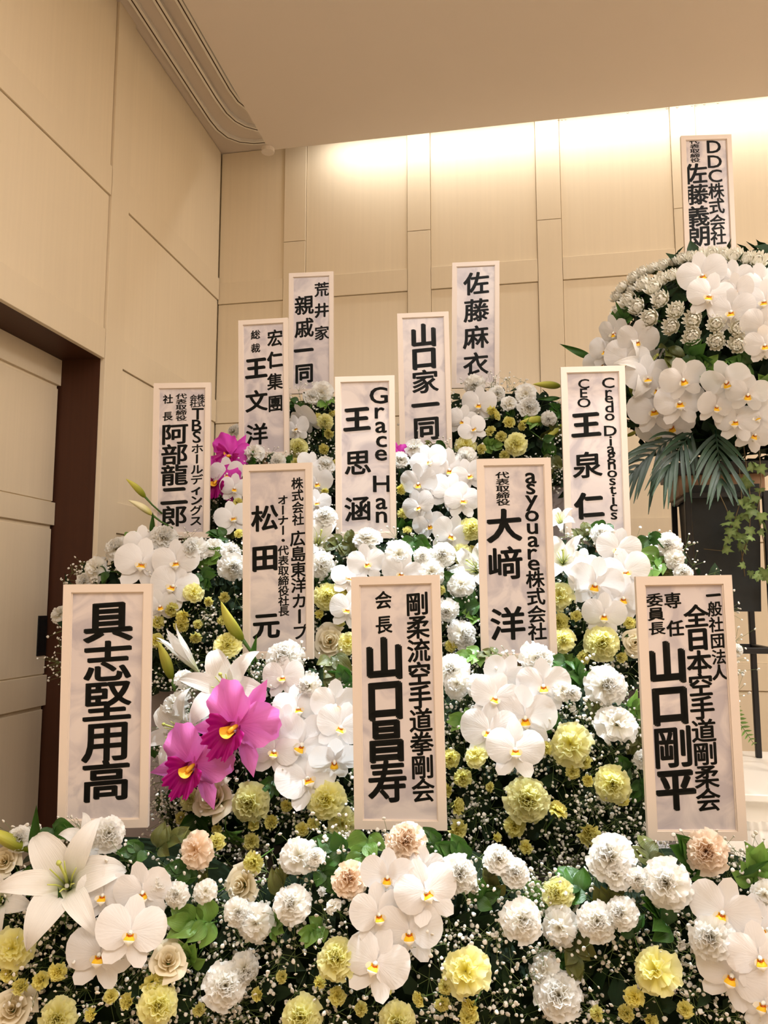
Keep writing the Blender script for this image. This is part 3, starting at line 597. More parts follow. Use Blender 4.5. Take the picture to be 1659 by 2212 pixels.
def snorm(k, x, z):
    e = 0.01; n_ = Vector((surfY(k, x + e, z) - surfY(k, x - e, z), -2 * e, surfY(k, x, z + e) - surfY(k, x, z - e)))
    return n_.normalized()
DC, DRX, DRZ = Vector((0.675, 2.75, 1.945)), 0.40, 0.365
def place(k, px, py, lift=0.03):
    r = ray(px, py).normalized()
    if k == 'M':
        s = Vector((1 / DRX, 1 / DRX, 1 / DRZ)); o_ = (CAM - DC) * s; d = r * s
        a = d.dot(d); bq = o_.dot(d); c = o_.dot(o_) - 1; disc = bq * bq - a * c
        t = (-bq - math.sqrt(disc)) / a if disc > 0 else -bq / a
        p = CAM + r * t; n_ = (p - DC) * s * s; return p - r * lift, n_.normalized()
    y = PL[k][1] - 0.1
    for _ in range(12):
        p = CAM + r * ((y) / r.y); y = 0.5 * y + 0.5 * surfY(k, p.x, min(p.z, PL[k][2] + 0.03))
    p = CAM + r * (y / r.y); return p - r * lift, snorm(k, p.x, min(p.z, PL[k][2]))
def frame_to(nrm, roll=0.0, up=Vector((0, 0, 1))):
    z = nrm.normalized(); x = up.cross(z)
    if x.length < 1e-4: x = Vector((1, 0, 0))
    x.normalize(); y = z.cross(x)
    return Matrix((x, y, z)).transposed().to_4x4() @ rotz(roll)
NAMES = {'orchid': 'orchid_bloom', 'carn': 'carnation', 'peach': 'carnation', 'ycarn': 'carnation', 'ybud': 'spray_carnation', 'wbud': 'carnation_bud', 'rose': 'rose', 'lily': 'lily', 'halflily': 'lily',
         'lbud': 'lily_bud', 'catt': 'cattleya_orchid', 'chry': 'chrysanthemum', 'sprig': 'leaf_sprig', 'blade': 'lily_leaf'}
LABS = {'orchid': ('white moth orchid bloom', 'orchid'), 'carn': ('ruffled white carnation', 'carnation'), 'peach': ('peach-tinted carnation', 'carnation'), 'ycarn': ('large pale yellow carnation', 'carnation'),
        'ybud': ('small yellow spray carnation', 'carnation'), 'wbud': ('closed white carnation bud', 'carnation'), 'rose': ('cream rose', 'rose'), 'lily': ('open white lily', 'lily'), 'halflily': ('half-open white lily', 'lily'),
        'lbud': ('closed green lily bud', 'lily bud'), 'catt': ('bright pink cattleya orchid', 'orchid'), 'chry': ('ivory chrysanthemum head', 'chrysanthemum'), 'sprig': ('sprig of glossy green leaves', 'foliage'), 'blade': ('long narrow lily leaf', 'foliage')}
PLUR = {'orchid': 'white orchids', 'carn': 'white carnations', 'peach': 'peach carnations', 'ycarn': 'yellow carnations', 'ybud': 'yellow spray carnations', 'wbud': 'white carnation buds', 'rose': 'cream roses', 'lily': 'white lilies',
        'halflily': 'half-open lilies', 'lbud': 'lily buds', 'catt': 'pink cattleyas', 'chry': 'ivory chrysanthemums', 'sprig': 'leaf sprigs', 'blade': 'lily leaves'}
def spawn(kind, var, k, M4):
    root = empty(NAMES[kind], M4)
    lab, cat = LABS[kind]; where = ('on the ' if k == 'M' else 'below the ') + DESC[k]
    tag(root, f'{lab} {where}', cat, f'{PLUR[kind]} {where}')
    made = {}
    for nm, me, mt, *par in KINDS[var]:
        o = bpy.data.objects.new(nm, me); COL.objects.link(o); o.parent = made[par[0]] if par else root; made[nm] = o
        if mt is not None: o.matrix_local = mt
    return root
NV = {'carn': 3, 'peach': 3, 'ycarn': 3, 'ybud': 3, 'chry': 2, 'catt': 2, 'sprig': 4}
LIFT = {'orchid': 0.055, 'carn': 0.065, 'peach': 0.065, 'ycarn': 0.06, 'ybud': 0.045, 'wbud': 0.04, 'rose': 0.045, 'lily': 0.07, 'catt': 0.09, 'chry': 0.03, 'sprig': 0.02}
RND = {'orchid': 0.30, 'carn': 0.36, 'peach': 0.3, 'ycarn': 0.3, 'ybud': 0.45, 'wbud': 0.5, 'rose': 0.25, 'lily': 0.2, 'catt': 0.12, 'chry': 0.1, 'sprig': 0.5}
cnt = 0
def flower(kind, k, px, py, s, var=None, face=None, lift=None, roll=None):
    global cnt; cnt += 1
    lf = LIFT[kind] if lift is None else lift
    if kind == 'orchid': lf += 0.012 * (cnt % 3)
    p, nn = place(k, px, py, lf); tc = (CAM - p).normalized()
    q = RND[kind]; rv = Vector(rng.normal(0, q, 3))
    wn = {'chry': 0.75, 'carn': 0.45, 'sprig': 0.5}.get(kind, 0.3)
    n_ = tc * (1 - wn) + nn * wn + rv * 0.7 + Vector((0, 0, 0.10 if kind in ('carn', 'ycarn', 'peach', 'rose') else 0))
    if face is not None: n_ = tc + _rt * face[0] + _up * face[1]
    if kind == 'orchid': n_ += Vector((0, 0, -0.10))
    rl = rng.normal(0, 0.22) if kind == 'orchid' else rng.uniform(0, 6.28)
    if kind in ('lily', 'catt'): rl = 0.0
    if roll is not None: rl = roll
    size = s / F * depth_of(p) * (0.9 if kind == 'chry' else 1.0)
    v = var if var is not None else (('orchid', 'orchid2')[cnt % 2] if kind == 'orchid' else f'{kind}{cnt % NV.get(kind, 1)}')
    o = spawn(kind, v, k, Matrix.Translation(p) @ frame_to(n_, rl) @ Matrix.Scale(size, 4))
    if k == 'M' and kind in ('orchid', 'chry'):
        if kind == 'chry': wh = 'along the crest of the black stand dome' if py < 600 else ('below the crest of the black stand dome' if py < 680 else 'in the lowest band on the black stand dome')
        elif py < 765 and px > 1490: wh = 'among chrysanthemums on the black stand'
        elif py < 800 and px < 1390: wh = 'beside the long leaf on the black stand'
        elif px < 1510: wh = 'above the palm fronds on the black stand'
        else: wh = 'above the ivy on the black stand'
        o['label'] = f'{LABS[kind][0]} {wh}'; o['group'] = f'{PLUR[kind]} {wh}'
    return o
def budline(kind, k, base, tip, var, lift=0.05, tiplift=0.03):
    p, _ = place(k, *base, lift); d = depth_of(p); q = CAM + ray(*tip) / F * (d - tiplift); ax = q - p
    spawn(kind, var, k, Matrix.Translation(p) @ frame_to(ax, rng.uniform(0, 6), Vector((0, -1, 0.1))) @ Matrix.Scale(ax.length, 4))
def blade(k, base, tip, lift=0.03, var='blade0', tl=0.03):
    p, _ = place(k, *base, lift); q = CAM + ray(*tip) / F * (depth_of(p) - tl); ax = (q - p); y = ax.normalized(); z = (CAM - p).normalized(); x = y.cross(z).normalized(); z = x.cross(y)
    spawn('blade', var, k, Matrix.Translation(p) @ Matrix((x, y, z)).transposed().to_4x4() @ Matrix.Scale(ax.length, 4))

# pixel lists (x, y, size across) read off the photograph, by arrangement
FL = {
'A': dict(orchid=[(223, 1932, 120), (309, 1925, 128), (282, 2013, 150), (216, 2060, 150)],
  carn=[(233, 1800, 72), (42, 1811, 52), (444, 1925, 48), (381, 1932, 52), (513, 1970, 55), (543, 1988, 66), (486, 2128, 90), (527, 2095, 66), (345, 1905, 46)], peach=[(424, 1835, 74)],
  rose=[(364, 2077, 76), (27, 2182, 84), (10, 1861, 64)], ycarn=[(27, 2050, 84), (341, 2172, 84), (125, 2199, 74)],
  ybud=[(125, 2098, 42), (88, 2118, 40), (46, 2131, 42), (331, 2125, 58), (240, 2152, 32), (278, 2165, 40), (469, 1818, 38), (20, 2101, 42), (200, 2190, 34), (430, 2180, 30)],
  wbud=[(443, 1876, 22)], sprig=[(430, 1990, 120), (365, 1822, 95), (300, 1842, 70), (120, 1806, 90), (415, 2062, 80), (456, 1905, 80), (60, 1900, 90), (400, 1870, 80)]),
'B': dict(orchid=[(837, 1892, 120), (915, 1878, 100), (817, 1973, 128), (921, 1925, 142), (884, 2010, 148), (813, 2080, 152)],
  carn=[(645, 1848, 78), (682, 1850, 40), (631, 1952, 78), (719, 1956, 34), (992, 1888, 78), (1077, 1855, 64), (553, 1995, 74), (1127, 1986, 88), (1113, 1885, 60)], peach=[(877, 1817, 88), (756, 1898, 74)], wbud=[(695, 1929, 28), (1029, 1910, 40)],
  rose=[(523, 1912, 74)], ycarn=[(729, 2070, 84), (1006, 2098, 98), (651, 2199, 84), (857, 2207, 74)],
  ybud=[(689, 2125, 34), (729, 2152, 40), (830, 2135, 36), (910, 2155, 38), (955, 2168, 36), (962, 2131, 34), (1019, 2172, 46), (1012, 2196, 44), (548, 1862, 48), (560, 2150, 34), (610, 2110, 30), (780, 2180, 32)],
  sprig=[(729, 1834, 110), (793, 1836, 110), (624, 1905, 110), (989, 1852, 100), (1040, 1940, 80), (607, 1996, 80), (1066, 1915, 80), (938, 1822, 80), (700, 1890, 80), (680, 2010, 70)]),
'C': dict(orchid=[(1645, 2005, 140), (1562, 1969, 148), (1640, 2066, 145), (1582, 2104, 155), (1652, 2165, 145)],
  carn=[(1319, 1851, 98), (1332, 1888, 64), (1376, 1898, 46), (1440, 1908, 98), (1208, 2003, 78), (1289, 1989, 80), (1343, 1972, 66), (1174, 2094, 70), (1208, 2151, 98), (1538, 2026, 88), (1652, 1932, 56)],
  peach=[(1525, 1838, 90)], ycarn=[(1204, 1929, 66), (1417, 2097, 98)], ybud=[(1370, 2154, 46), (1353, 2188, 38), (1403, 2205, 38), (1480, 2180, 36), (1290, 2190, 34)], wbud=[(1470, 2040, 28), (1500, 2055, 26)],
  sprig=[(1396, 1856, 100), (1490, 1855, 120), (1252, 1920, 110), (1160, 1935, 80), (1245, 2055, 100), (1211, 2080, 70), (1420, 1986, 110), (1626, 1880, 110), (1316, 1935, 90), (1370, 2010, 80)]),
'D': dict(orchid=[(612, 1462, 96), (724, 1522, 112), (643, 1530, 108), (610, 1560, 84), (736, 1570, 112), (653, 1606, 140), (593, 1622, 110), (722, 1642, 116), (663, 1682, 138)],
  carn=[(614, 1421, 78), (668, 1481, 54), (378, 1525, 66), (398, 1468, 44)], rose=[(462, 1728, 88)],
  ycarn=[(540, 1735, 80), (705, 1728, 78), (739, 1779, 64), (411, 1726, 46), (492, 1392, 58)], ybud=[(391, 1767, 28), (548, 1782, 26), (587, 1775, 38), (678, 1778, 30), (653, 1792, 32), (591, 1770, 28), (543, 1818, 38), (620, 1740, 30), (470, 1790, 28)],
  sprig=[(715, 1446, 100), (749, 1468, 80), (420, 1770, 90), (500, 1790, 80), (450, 1640, 70), (590, 1700, 70), (345, 1610, 70)]),
'E': dict(orchid=[(1090, 1460, 100), (1174, 1480, 120), (1070, 1506, 112), (1135, 1548, 140), (1057, 1578, 128), (1113, 1618, 130)],
  carn=[(1162, 1425, 78), (977, 1447, 70), (988, 1478, 60), (1035, 1482, 54), (1309, 1480, 84), (1332, 1561, 88), (1237, 1497, 36), (1390, 1640, 40), (1215, 1490, 44)], wbud=[(1233, 1528, 24)],
  ycarn=[(1232, 1608, 88), (1140, 1727, 94), (1323, 1694, 74), (1029, 1632, 50)],
  ybud=[(1204, 1752, 48), (1111, 1784, 48), (1271, 1797, 58), (1179, 1616, 32), (1237, 1666, 34), (1271, 1683, 32), (1262, 1644, 34), (999, 1680, 42), (982, 1741, 44), (988, 1791, 46), (972, 1638, 44), (1071, 1810, 26), (1137, 1830, 32), (1345, 1727, 32), (968, 1705, 34), (1060, 1700, 24)],
  sprig=[(1021, 1424, 70), (1063, 1420, 60), (1212, 1446, 90), (1248, 1466, 80), (1362, 1522, 90), (1370, 1580, 90), (1343, 1658, 70), (1376, 1694, 70), (1010, 1560, 70), (1300, 1540, 70), (1190, 1560, 60)]),
'F': dict(orchid=[(310, 1174, 84), (381, 1214, 106), (307, 1217, 122), (375, 1266, 110), (345, 1308, 76)],
  carn=[(354, 1160, 60), (253, 1184, 54), (206, 1228, 54), (182, 1255, 40), (419, 1187, 62), (462, 1181, 44), (500, 1191, 44), (503, 1224, 60), (129, 1326, 40)],
  ycarn=[(418, 1280, 42)], ybud=[(516, 1153, 22), (371, 1316, 34), (398, 1330, 38), (391, 1351, 34), (427, 1348, 22), (423, 1375, 32), (340, 1343, 32), (337, 1384, 34), (450, 1300, 26), (485, 1290, 26), (480, 1340, 24)],
  sprig=[(473, 1162, 60), (452, 1206, 70), (260, 1206, 60), (230, 1240, 60), (440, 1250, 60), (290, 1160, 50)]),
'G': dict(orchid=[(792, 1216, 88), (868, 1238, 92), (754, 1250, 84), (752, 1316, 88), (905, 1262, 70)],
  carn=[(794, 1164, 58), (861, 1198, 64), (912, 1201, 38), (956, 1198, 54), (996, 1262, 56), (966, 1319, 50), (1000, 1370, 62), (932, 1235, 60), (695, 1222, 62), (702, 1116, 50)],
  rose=[(713, 1385, 70)], ycarn=[(708, 1289, 58), (752, 1388, 46)], ybud=[(747, 1275, 40), (735, 1340, 26), (975, 1395, 30), (1010, 1400, 28), (690, 1330, 26), (950, 1275, 26)],
  sprig=[(892, 1180, 80), (932, 1210, 70), (760, 1182, 70), (973, 1262, 80), (1003, 1310, 90), (1023, 1336, 70), (729, 1180, 70), (700, 1255, 60)]),
'H': dict(orchid=[(1335, 1186, 96), (1256, 1214, 76), (1351, 1234, 108), (1286, 1260, 122), (1346, 1290, 104), (1305, 1327, 98)],
  carn=[(1300, 1154, 48), (1443, 1176, 54), (1458, 1208, 44), (1475, 1235, 40), (1591, 1404, 30)],
  rose=[(1372, 1388, 52)], ycarn=[(1208, 1287, 60), (1300, 1388, 74), (1216, 1382, 52)], ybud=[(1208, 1344, 46), (1260, 1420, 32), (1340, 1420, 30), (1245, 1330, 26), (1360, 1345, 28)],
  sprig=[(1402, 1176, 80), (1411, 1218, 90), (1259, 1158, 60), (1303, 1143, 60), (1357, 1394, 70), (1215, 1442, 60), (1440, 1225, 60), (1240, 1255, 60)]),
'I': dict(orchid=[(490, 1022, 74), (506, 1054, 66), (503, 1118, 80), (670, 1005, 68), (684, 1043, 74), (684, 1086, 66)],
  carn=[(547, 978, 44), (702, 1005, 48), (600, 996, 34)], ybud=[(717, 1005, 28), (514, 1086, 24), (700, 1060, 24), (690, 1130, 26), (640, 1000, 26)],
  sprig=[(540, 1000, 50), (690, 1150, 50), (500, 1150, 50), (620, 1005, 40)]),
'J': dict(orchid=[(927, 996, 84), (970, 1014, 96), (1013, 1026, 76), (905, 1043, 88), (970, 1062, 90), (999, 1080, 84), (905, 1094, 80), (927, 1133, 74), (974, 1155, 92)],
  carn=[(894, 967, 48), (865, 994, 44), (1006, 987, 44)], ycarn=[(1017, 1141, 48), (999, 1196, 44)], ybud=[(865, 1055, 32), (870, 1110, 26), (1020, 1190, 26), (880, 1150, 26)],
  sprig=[(930, 968, 50), (960, 970, 50), (870, 1140, 50)]),
'K': dict(orchid=[(640, 925, 66), (659, 905, 78)], carn=[(695, 849, 52), (674, 856, 36), (506, 931, 30)], ycarn=[(643, 968, 46), (702, 911, 34)], ybud=[(710, 936, 28), (688, 905, 28), (700, 970, 26), (715, 890, 22)], sprig=[(690, 930, 44), (640, 875, 44), (705, 870, 44)]),
'L': dict(orchid=[(1035, 872, 78), (999, 908, 70), (1021, 926, 64)], carn=[(1024, 831, 44), (1075, 849, 34), (1136, 852, 48), (1143, 878, 48), (1185, 905, 32), (1100, 870, 34)],
  ycarn=[(1114, 959, 48), (1006, 961, 44)], ybud=[(1064, 885, 28), (1060, 932, 26), (1082, 943, 26), (1067, 900, 28), (1100, 912, 28), (1089, 984, 24), (1130, 920, 24), (1040, 970, 24)],
  sprig=[(1150, 905, 56), (1190, 925, 60), (1175, 955, 60), (1095, 895, 46), (1060, 960, 46), (1190, 1000, 60), (1200, 890, 50)]),
'M': dict(chry=[(1374, 605, 50), (1392, 594, 50), (1414, 587, 50), (1435, 580, 50), (1457, 572, 48), (1475, 566, 50), (1493, 562, 48), (1515, 558, 50), (1540, 556, 58), (1563, 556, 54), (1587, 562, 62), (1634, 569, 64), (1612, 566, 54),
    (1349, 627, 50), (1338, 645, 50), (1367, 630, 50), (1396, 620, 62), (1417, 628, 60), (1432, 610, 56), (1363, 654, 62), (1383, 667, 62), (1432, 652, 62), (1410, 690, 68), (1461, 674, 60), (1453, 708, 60), (1500, 692, 62), (1497, 728, 64),
    (1547, 701, 58), (1547, 738, 62), (1594, 710, 62), (1594, 744, 66), (1645, 756, 60), (1340, 675, 50), (1455, 600, 50)],
  orchid=[(1517, 594, 104), (1583, 603, 86), (1590, 628, 80), (1533, 638, 100), (1580, 672, 100), (1650, 612, 96), (1652, 650, 96), (1646, 706, 100), (1652, 744, 86),
    (1327, 717, 80), (1378, 735, 90), (1309, 757, 82), (1352, 777, 104), (1298, 786, 78), (1399, 814, 100), (1475, 818, 100), (1421, 838, 92), (1468, 868, 108), (1412, 884, 110), (1450, 918, 106),
    (1569, 822, 104), (1616, 850, 94), (1547, 876, 86), (1591, 908, 100), (1638, 897, 86), (1630, 937, 90)],
  sprig=[(1342, 690, 60), (1500, 770, 80), (1540, 800, 80), (1440, 770, 80), (1600, 790, 80), (1520, 640, 60), (1640, 830, 70)])}
for k, kinds in FL.items():
    for kind in ('sprig', 'ybud', 'wbud', 'ycarn', 'rose', 'peach', 'carn', 'chry', 'orchid'):
        for (px, py, s) in kinds.get(kind, ()): flower(kind, k, px, py, s)
# the far cheek of the stand's dome, mirrored from the near one
for kind in ('chry', 'orchid'):
    for i, (px, py, s) in enumerate(FL['M'][kind]):
        p, nn = place('M', px, py, 0.03)
        if p.x > 0.62 or i % 2: continue
        p = Vector((2 * DC.x - p.x, p.y, p.z)); nn = Vector((-nn.x, nn.y, nn.z)); size = s / F * 2.45 * 0.95
        o = spawn(kind, ('orchid', 'chry0')[kind == 'chry'], 'M', Matrix.Translation(p) @ frame_to(nn + Vector((0, -0.4, 0)), rng.normal(0, 0.2)) @ Matrix.Scale(size, 4))
        o['label'] = f'{LABS[kind][0]} on the stand cheek turned away from the name plaques'; o['group'] = f'{PLUR[kind]} on the far cheek of the stand'
# lilies, buds, cattleyas
flower('lily', 'A', 138, 1900, 255, 'lily0', (-0.15, 0.25), 0.09, 0.5); flower('lily', 'A', -8, 1945, 150, 'lily0', (-0.3, 0.1), 0.06, 0.2); flower('lily', 'A', 188, 1818, 120, 'lily0', (0.55, 0.6), 0.03, 0.9)
flower('lily', 'D', 484, 1484, 190, 'lily0', (-0.25, 0.28), 0.08, 0.25); flower('lily', 'D', 383, 1580, 170, 'lily0', (-0.7, 0.05), 0.05, 0.8)
flower('lily', 'H', 1216, 1206, 118, 'lily0', (0.0, 0.35), 0.09, 0.3); flower('lily', 'G', 1022, 1226, 120, 'lily0', (-0.5, 0.3), 0.05, 0.6); flower('lily', 'G', 690, 1165, 110, 'lily0', (0.2, 0.5), 0.05, 0.2)
flower('lily', 'H', 1208, 1122, 70, 'lily0', (-0.3, 0.8), 0.01, 0.2)
flower('lily', 'M', 1405, 790, 150, 'lily0', (0.5, 0.3), 0.01, 0.4); flower('lily', 'M', 1430, 945, 120, 'lily0', (-0.1, -0.5), 0.01, 1.0)
budline('halflily', 'D', (397, 1412), (321, 1316), 'halflily0', 0.07)
flower('catt', 'D', 513, 1566, 165, 'catt0', (-0.38, -0.05), 0.13, -0.55); flower('catt', 'D', 420, 1650, 152, 'catt0', (-0.35, -0.12), 0.14, -0.45)
flower('catt', 'I', 498, 985, 92, 'catt1', (-0.1, 0.5), 0.08, -0.5); flower('catt', 'I', 468, 1038, 90, 'catt1', (-0.2, 0.1), 0.08, -0.3)
flower('catt', 'J', 860, 985, 52, 'catt1', (0.2, 0.2), 0.05, 0.2)
for k, bs, tp, v in (('A', (60, 1836), (-40, 1785), 'lbud0'), ('D', (524, 1382), (477, 1299), 'lbud0'), ('D', (371, 1467), (341, 1386), 'lbud0'), ('F', (314, 1074), (272, 1034), 'lbud0'), ('F', (328, 1112), (276, 1080), 'lbud1'),
                     ('L', (1210, 834), (1151, 830), 'lbud0'), ('L', (1176, 906), (1122, 912), 'lbud0'), ('L', (1213, 918), (1176, 950), 'lbud0'), ('M', (1365, 850), (1354, 806), 'lbud0'), ('M', (1352, 942), (1382, 926), 'lbud0')):
    budline('lbud', k, bs, tp, v, 0.03)
for k, bs, tp in (('A', (72, 1850), (78, 1755)), ('D', (540, 1440), (553, 1380)), ('D', (420, 1580), (440, 1500)), ('D', (560, 1560), (562, 1490)), ('F', (328, 1165), (330, 1110)), ('M', (1282, 775), (1214, 745)), ('A', (140, 1990), (128, 1930)),
                  ('M', (1348, 690), (1330, 652)), ('C', (1600, 1890), (1660, 1860)), ('L', (1210, 860), (1165, 862)), ('M', (1640, 830), (1700, 790))):
    blade(k, bs, tp)

# ---- dark core, filler leaves and baby's breath of each arrangement
filler = leafme(1.0, 0.32, M_LEAFD, 0.3, 0.25, 'leaf', 3, 2)
fv = np.array([v.co for v in filler.vertices]); ff = [tuple(p.vertices) for p in filler.polygons]
fu = [((i // 3) / 3, (i % 3) / 2) for i in range(len(fv))]
def floret():
    n = 7; V = [(0, 0, 0.12)]; V += [(0.55 * math.cos(2 * math.pi * k / n), 0.55 * math.sin(2 * math.pi * k / n), 0.5 if k % 2 else 0.30) for k in range(n)]
    V += [((1.0 if k % 2 else 0.86) * math.cos(2 * math.pi * (k + 0.5) / n), (1.0 if k % 2 else 0.86) * math.sin(2 * math.pi * (k + 0.5) / n), 0.05) for k in range(n)]; V.append((0, 0, -0.5))
    Fc = [(0, 1 + k, 1 + (k + 1) % n) for k in range(n)] + [(1 + k, 1 + n + k, 1 + (k + 1) % n) for k in range(n)] + [(1 + (k + 1) % n, 1 + n + k, 1 + n + (k + 1) % n) for k in range(n)] + [(1 + n + k, 2 * n + 1, 1 + n + (k + 1) % n) for k in range(n)]
    return np.array(V), Fc
gv, gf = floret()
def rotm():
    a, b_, c = rng.uniform(0, 6.28), rng.uniform(-0.9, 0.9), rng.uniform(-0.9, 0.9)
    return (Matrix.Rotation(c, 3, 'Z') @ Matrix.Rotation(R(90) + b_, 3, 'X') @ Matrix.Rotation(a, 3, 'Z'))
NB = {1: 3000, 2: 3000, 3: 1600, 4: 800, 5: 1100}
for k in 'ABCDEFGHIJKL':
    t = ROW[k]; xc, hw, drop = XC[k], HWD[k], DROP[t]; zt = PL[k][2]; zb = max(ROWZ[t] - drop, ROWZ[t] - 0.31 if t > 0 else 0) 
    zb = ROWZ[t] - 0.40
    ar = tag(empty('flower_arrangement', Matrix.Translation((xc, PL[k][1] - 0.05, zb))), f'mound of dark leaves and foam below the {DESC[k]}', 'arrangement', None)
    b0 = Vector((xc, PL[k][1] - 0.05, zb)); cb = MB()
    def core(u, v):
        x = xc + v * hw * 0.98; z1 = topz(k, x) - 0.045; z = z1 + (zb - z1) * u; return (x - b0.x, surfY(k, x, z) + 0.045 - b0.y, z - b0.z)
    cb.grid(core, 10, 14); nV = 15
    back = [(xc + ((j / 14) * 2 - 1) * hw * 0.98 - b0.x, 0.14, (topz(k, xc + ((j / 14) * 2 - 1) * hw * 0.98) - 0.045 if i == 0 else zb) - b0.z) for i in (0, 1) for j in range(15)]
    nb = len(cb.V); cb.add(back, [])
    cb.F += [(j + 1, j, nb + j, nb + j + 1) for j in range(14)] + [(10 * 15 + j, 10 * 15 + j + 1, nb + 15 + j + 1, nb + 15 + j) for j in range(14)] + [(nb + j, nb + j + 1, nb + 15 + j + 1, nb + 15 + j) for j in range(14)]
    cb.M = [0] * len(cb.F); obj('foam_core', cb.mesh('foam_core', M_FOAM), ar)
    lb = MB()
    for i in range(460 if t < 4 else 260):
        x = xc + rng.uniform(-1.02, 1.02) * hw; zt_ = topz(k, x); z = zt_ - 0.01 - (zt_ - zb + 0.02) * rng.random(); L = rng.uniform(0.035, 0.065)
        nn = snorm(k, x, z); p = Vector((x, surfY(k, x, z), z)) - nn * rng.uniform(0.0, 0.045)
        M = (frame_to(nn + Vector(rng.normal(0, 0.45, 3)), rng.uniform(0, 6.28)).to_3x3()); P = (np.array(M) @ (fv * L).T).T + np.array(p - b0)
        lb.add(P.tolist(), ff, fu)
    o = obj('filler_leaves', lb.mesh('filler_leaves', M_LEAFD), ar); o['kind'] = 'stuff'
    gb = MB(); done = 0
    while done < NB[t]:
        x = xc + rng.uniform(-1.06, 1.06) * hw; zt_ = topz(k, x); z = zt_ + 0.0 - (zt_ - zb + 0.04) * rng.random(); nn = snorm(k, x, z); p = Vector((x, surfY(k, x, z), z))
        root = p - nn * 0.03; node = p + nn * rng.uniform(-0.02, 0.018) + Vector((0, 0, 0.01)); gb.tube([root - b0, node - b0], 0.0006, 3, 1, False)
        for _ in range(int(rng.integers(5, 10))):
            q = node + Vector(rng.normal(0, 0.017, 3)) + nn * rng.uniform(-0.005, 0.018); gb.tube([node - b0, q - b0], 0.0004, 3, 1, False)
            rr_ = rng.uniform(0.0024, 0.0052); P = (np.array(rotm()) @ (gv * rr_).T).T + np.array(q - b0); gb.add(P.tolist(), gf, None, 0); done += 1
    o = obj('babys_breath', gb.mesh('babys_breath', [M_GYP, M_TWIG]), None, Matrix.Translation(b0))
    tag(o, f"spray of tiny white baby's breath below the {DESC[k]}", "baby's breath", None, 'stuff')

# ================================================================== BLACK FLOWER STAND
fs = tag(empty('flower_stand', Matrix.Translation((0.62, 2.715, 0.62))), 'black metal frame stand with a tapered square planter', 'flower stand')
def fbox(name, lo, hi, m, bev=0.002):
    o = boxo(name, lo, hi, m, None, bev); o.parent = fs; o.location = o.location - fs.location; return o
X0, X1, Y0, Y1, ZT = 0.503, 0.735, 2.60, 2.83, 1.475
for x in (X0, X1):
    for y in (Y0, Y1): fbox('leg', (x - 0.009, y - 0.009, 0.62), (x + 0.009, y + 0.009, ZT), M_DARK)
for z in (ZT - 0.018, 0.972):
    for y in (Y0, Y1): fbox('crossbar', (X0 + 0.009, y - 0.008, z), (X1 - 0.009, y + 0.008, z + 0.018), M_DARK)
    for x in (X0, X1): fbox('crossbar', (x - 0.008, Y0 + 0.009, z), (x + 0.008, Y1 - 0.009, z + 0.018), M_DARK)
pb = MB(); cx, cy = 0.619, 2.715
def ringv(h, z): return [(cx - h - fs.location.x, cy - h - fs.location.y, z - fs.location.z), (cx + h - fs.location.x, cy - h - fs.location.y, z - fs.location.z), (cx + h - fs.location.x, cy + h - fs.location.y, z - fs.location.z), (cx - h - fs.location.x, cy + h - fs.location.y, z - fs.location.z)]
lv = [ringv(0.092, 1.10), ringv(0.104, 1.50), ringv(0.098, 1.50), ringv(0.088, 1.12)]
pb.add(sum(lv, []), [(3, 2, 1, 0)] + [(i * 4 + j, i * 4 + (j + 1) % 4, i * 4 + 4 + (j + 1) % 4, i * 4 + 4 + j) for i in range(3) for j in range(4)] + [(12, 13, 14, 15)])
obj('planter', pb.mesh('planter', M_POT, False), fs)
fbox('wooden_liner', (0.485, 2.63, 1.47), (0.745, 2.82, 1.56), M_LINER); fbox('rim_tray', (0.462, 2.61, 1.535), (0.77, 2.84, 1.575), M_DARK)
# foliage dome of the stand
dm = tag(empty('foliage_dome', Matrix.Translation(DC - Vector((0, 0, 0.37)))), 'round dark green foliage dome rising from the black planter', 'arrangement'); b0 = DC - Vector((0, 0, 0.37))
def dome(u, v):
    a = v * math.pi; t = u * math.pi; return (0.86 * DRX * math.sin(t) * math.cos(a), 0.86 * DRX * math.sin(t) * math.sin(a), 0.37 + 0.86 * DRZ * math.cos(t))
obj('foam_core', MB().grid(dome, 12, 24, 0, True).mesh('foam_core', M_FOAM), dm)
lb = MB()
for i in range(1500):
    d = Vector(rng.normal(0, 1, 3)).normalized()
    if d.y > 0.6: continue
    p = Vector((d.x * DRX, d.y * DRX, d.z * DRZ)) * rng.uniform(0.84, 0.99) + Vector((0, 0, 0.37)); L = rng.uniform(0.05, 0.085)
    M = frame_to(d + Vector(rng.normal(0, 0.5, 3)), rng.uniform(0, 6.28)).to_3x3(); P = (np.array(M) @ (fv * L).T).T + np.array(p); lb.add(P.tolist(), ff, fu)
o = obj('filler_leaves', lb.mesh('filler_leaves', M_LEAFD), dm); o['kind'] = 'stuff'
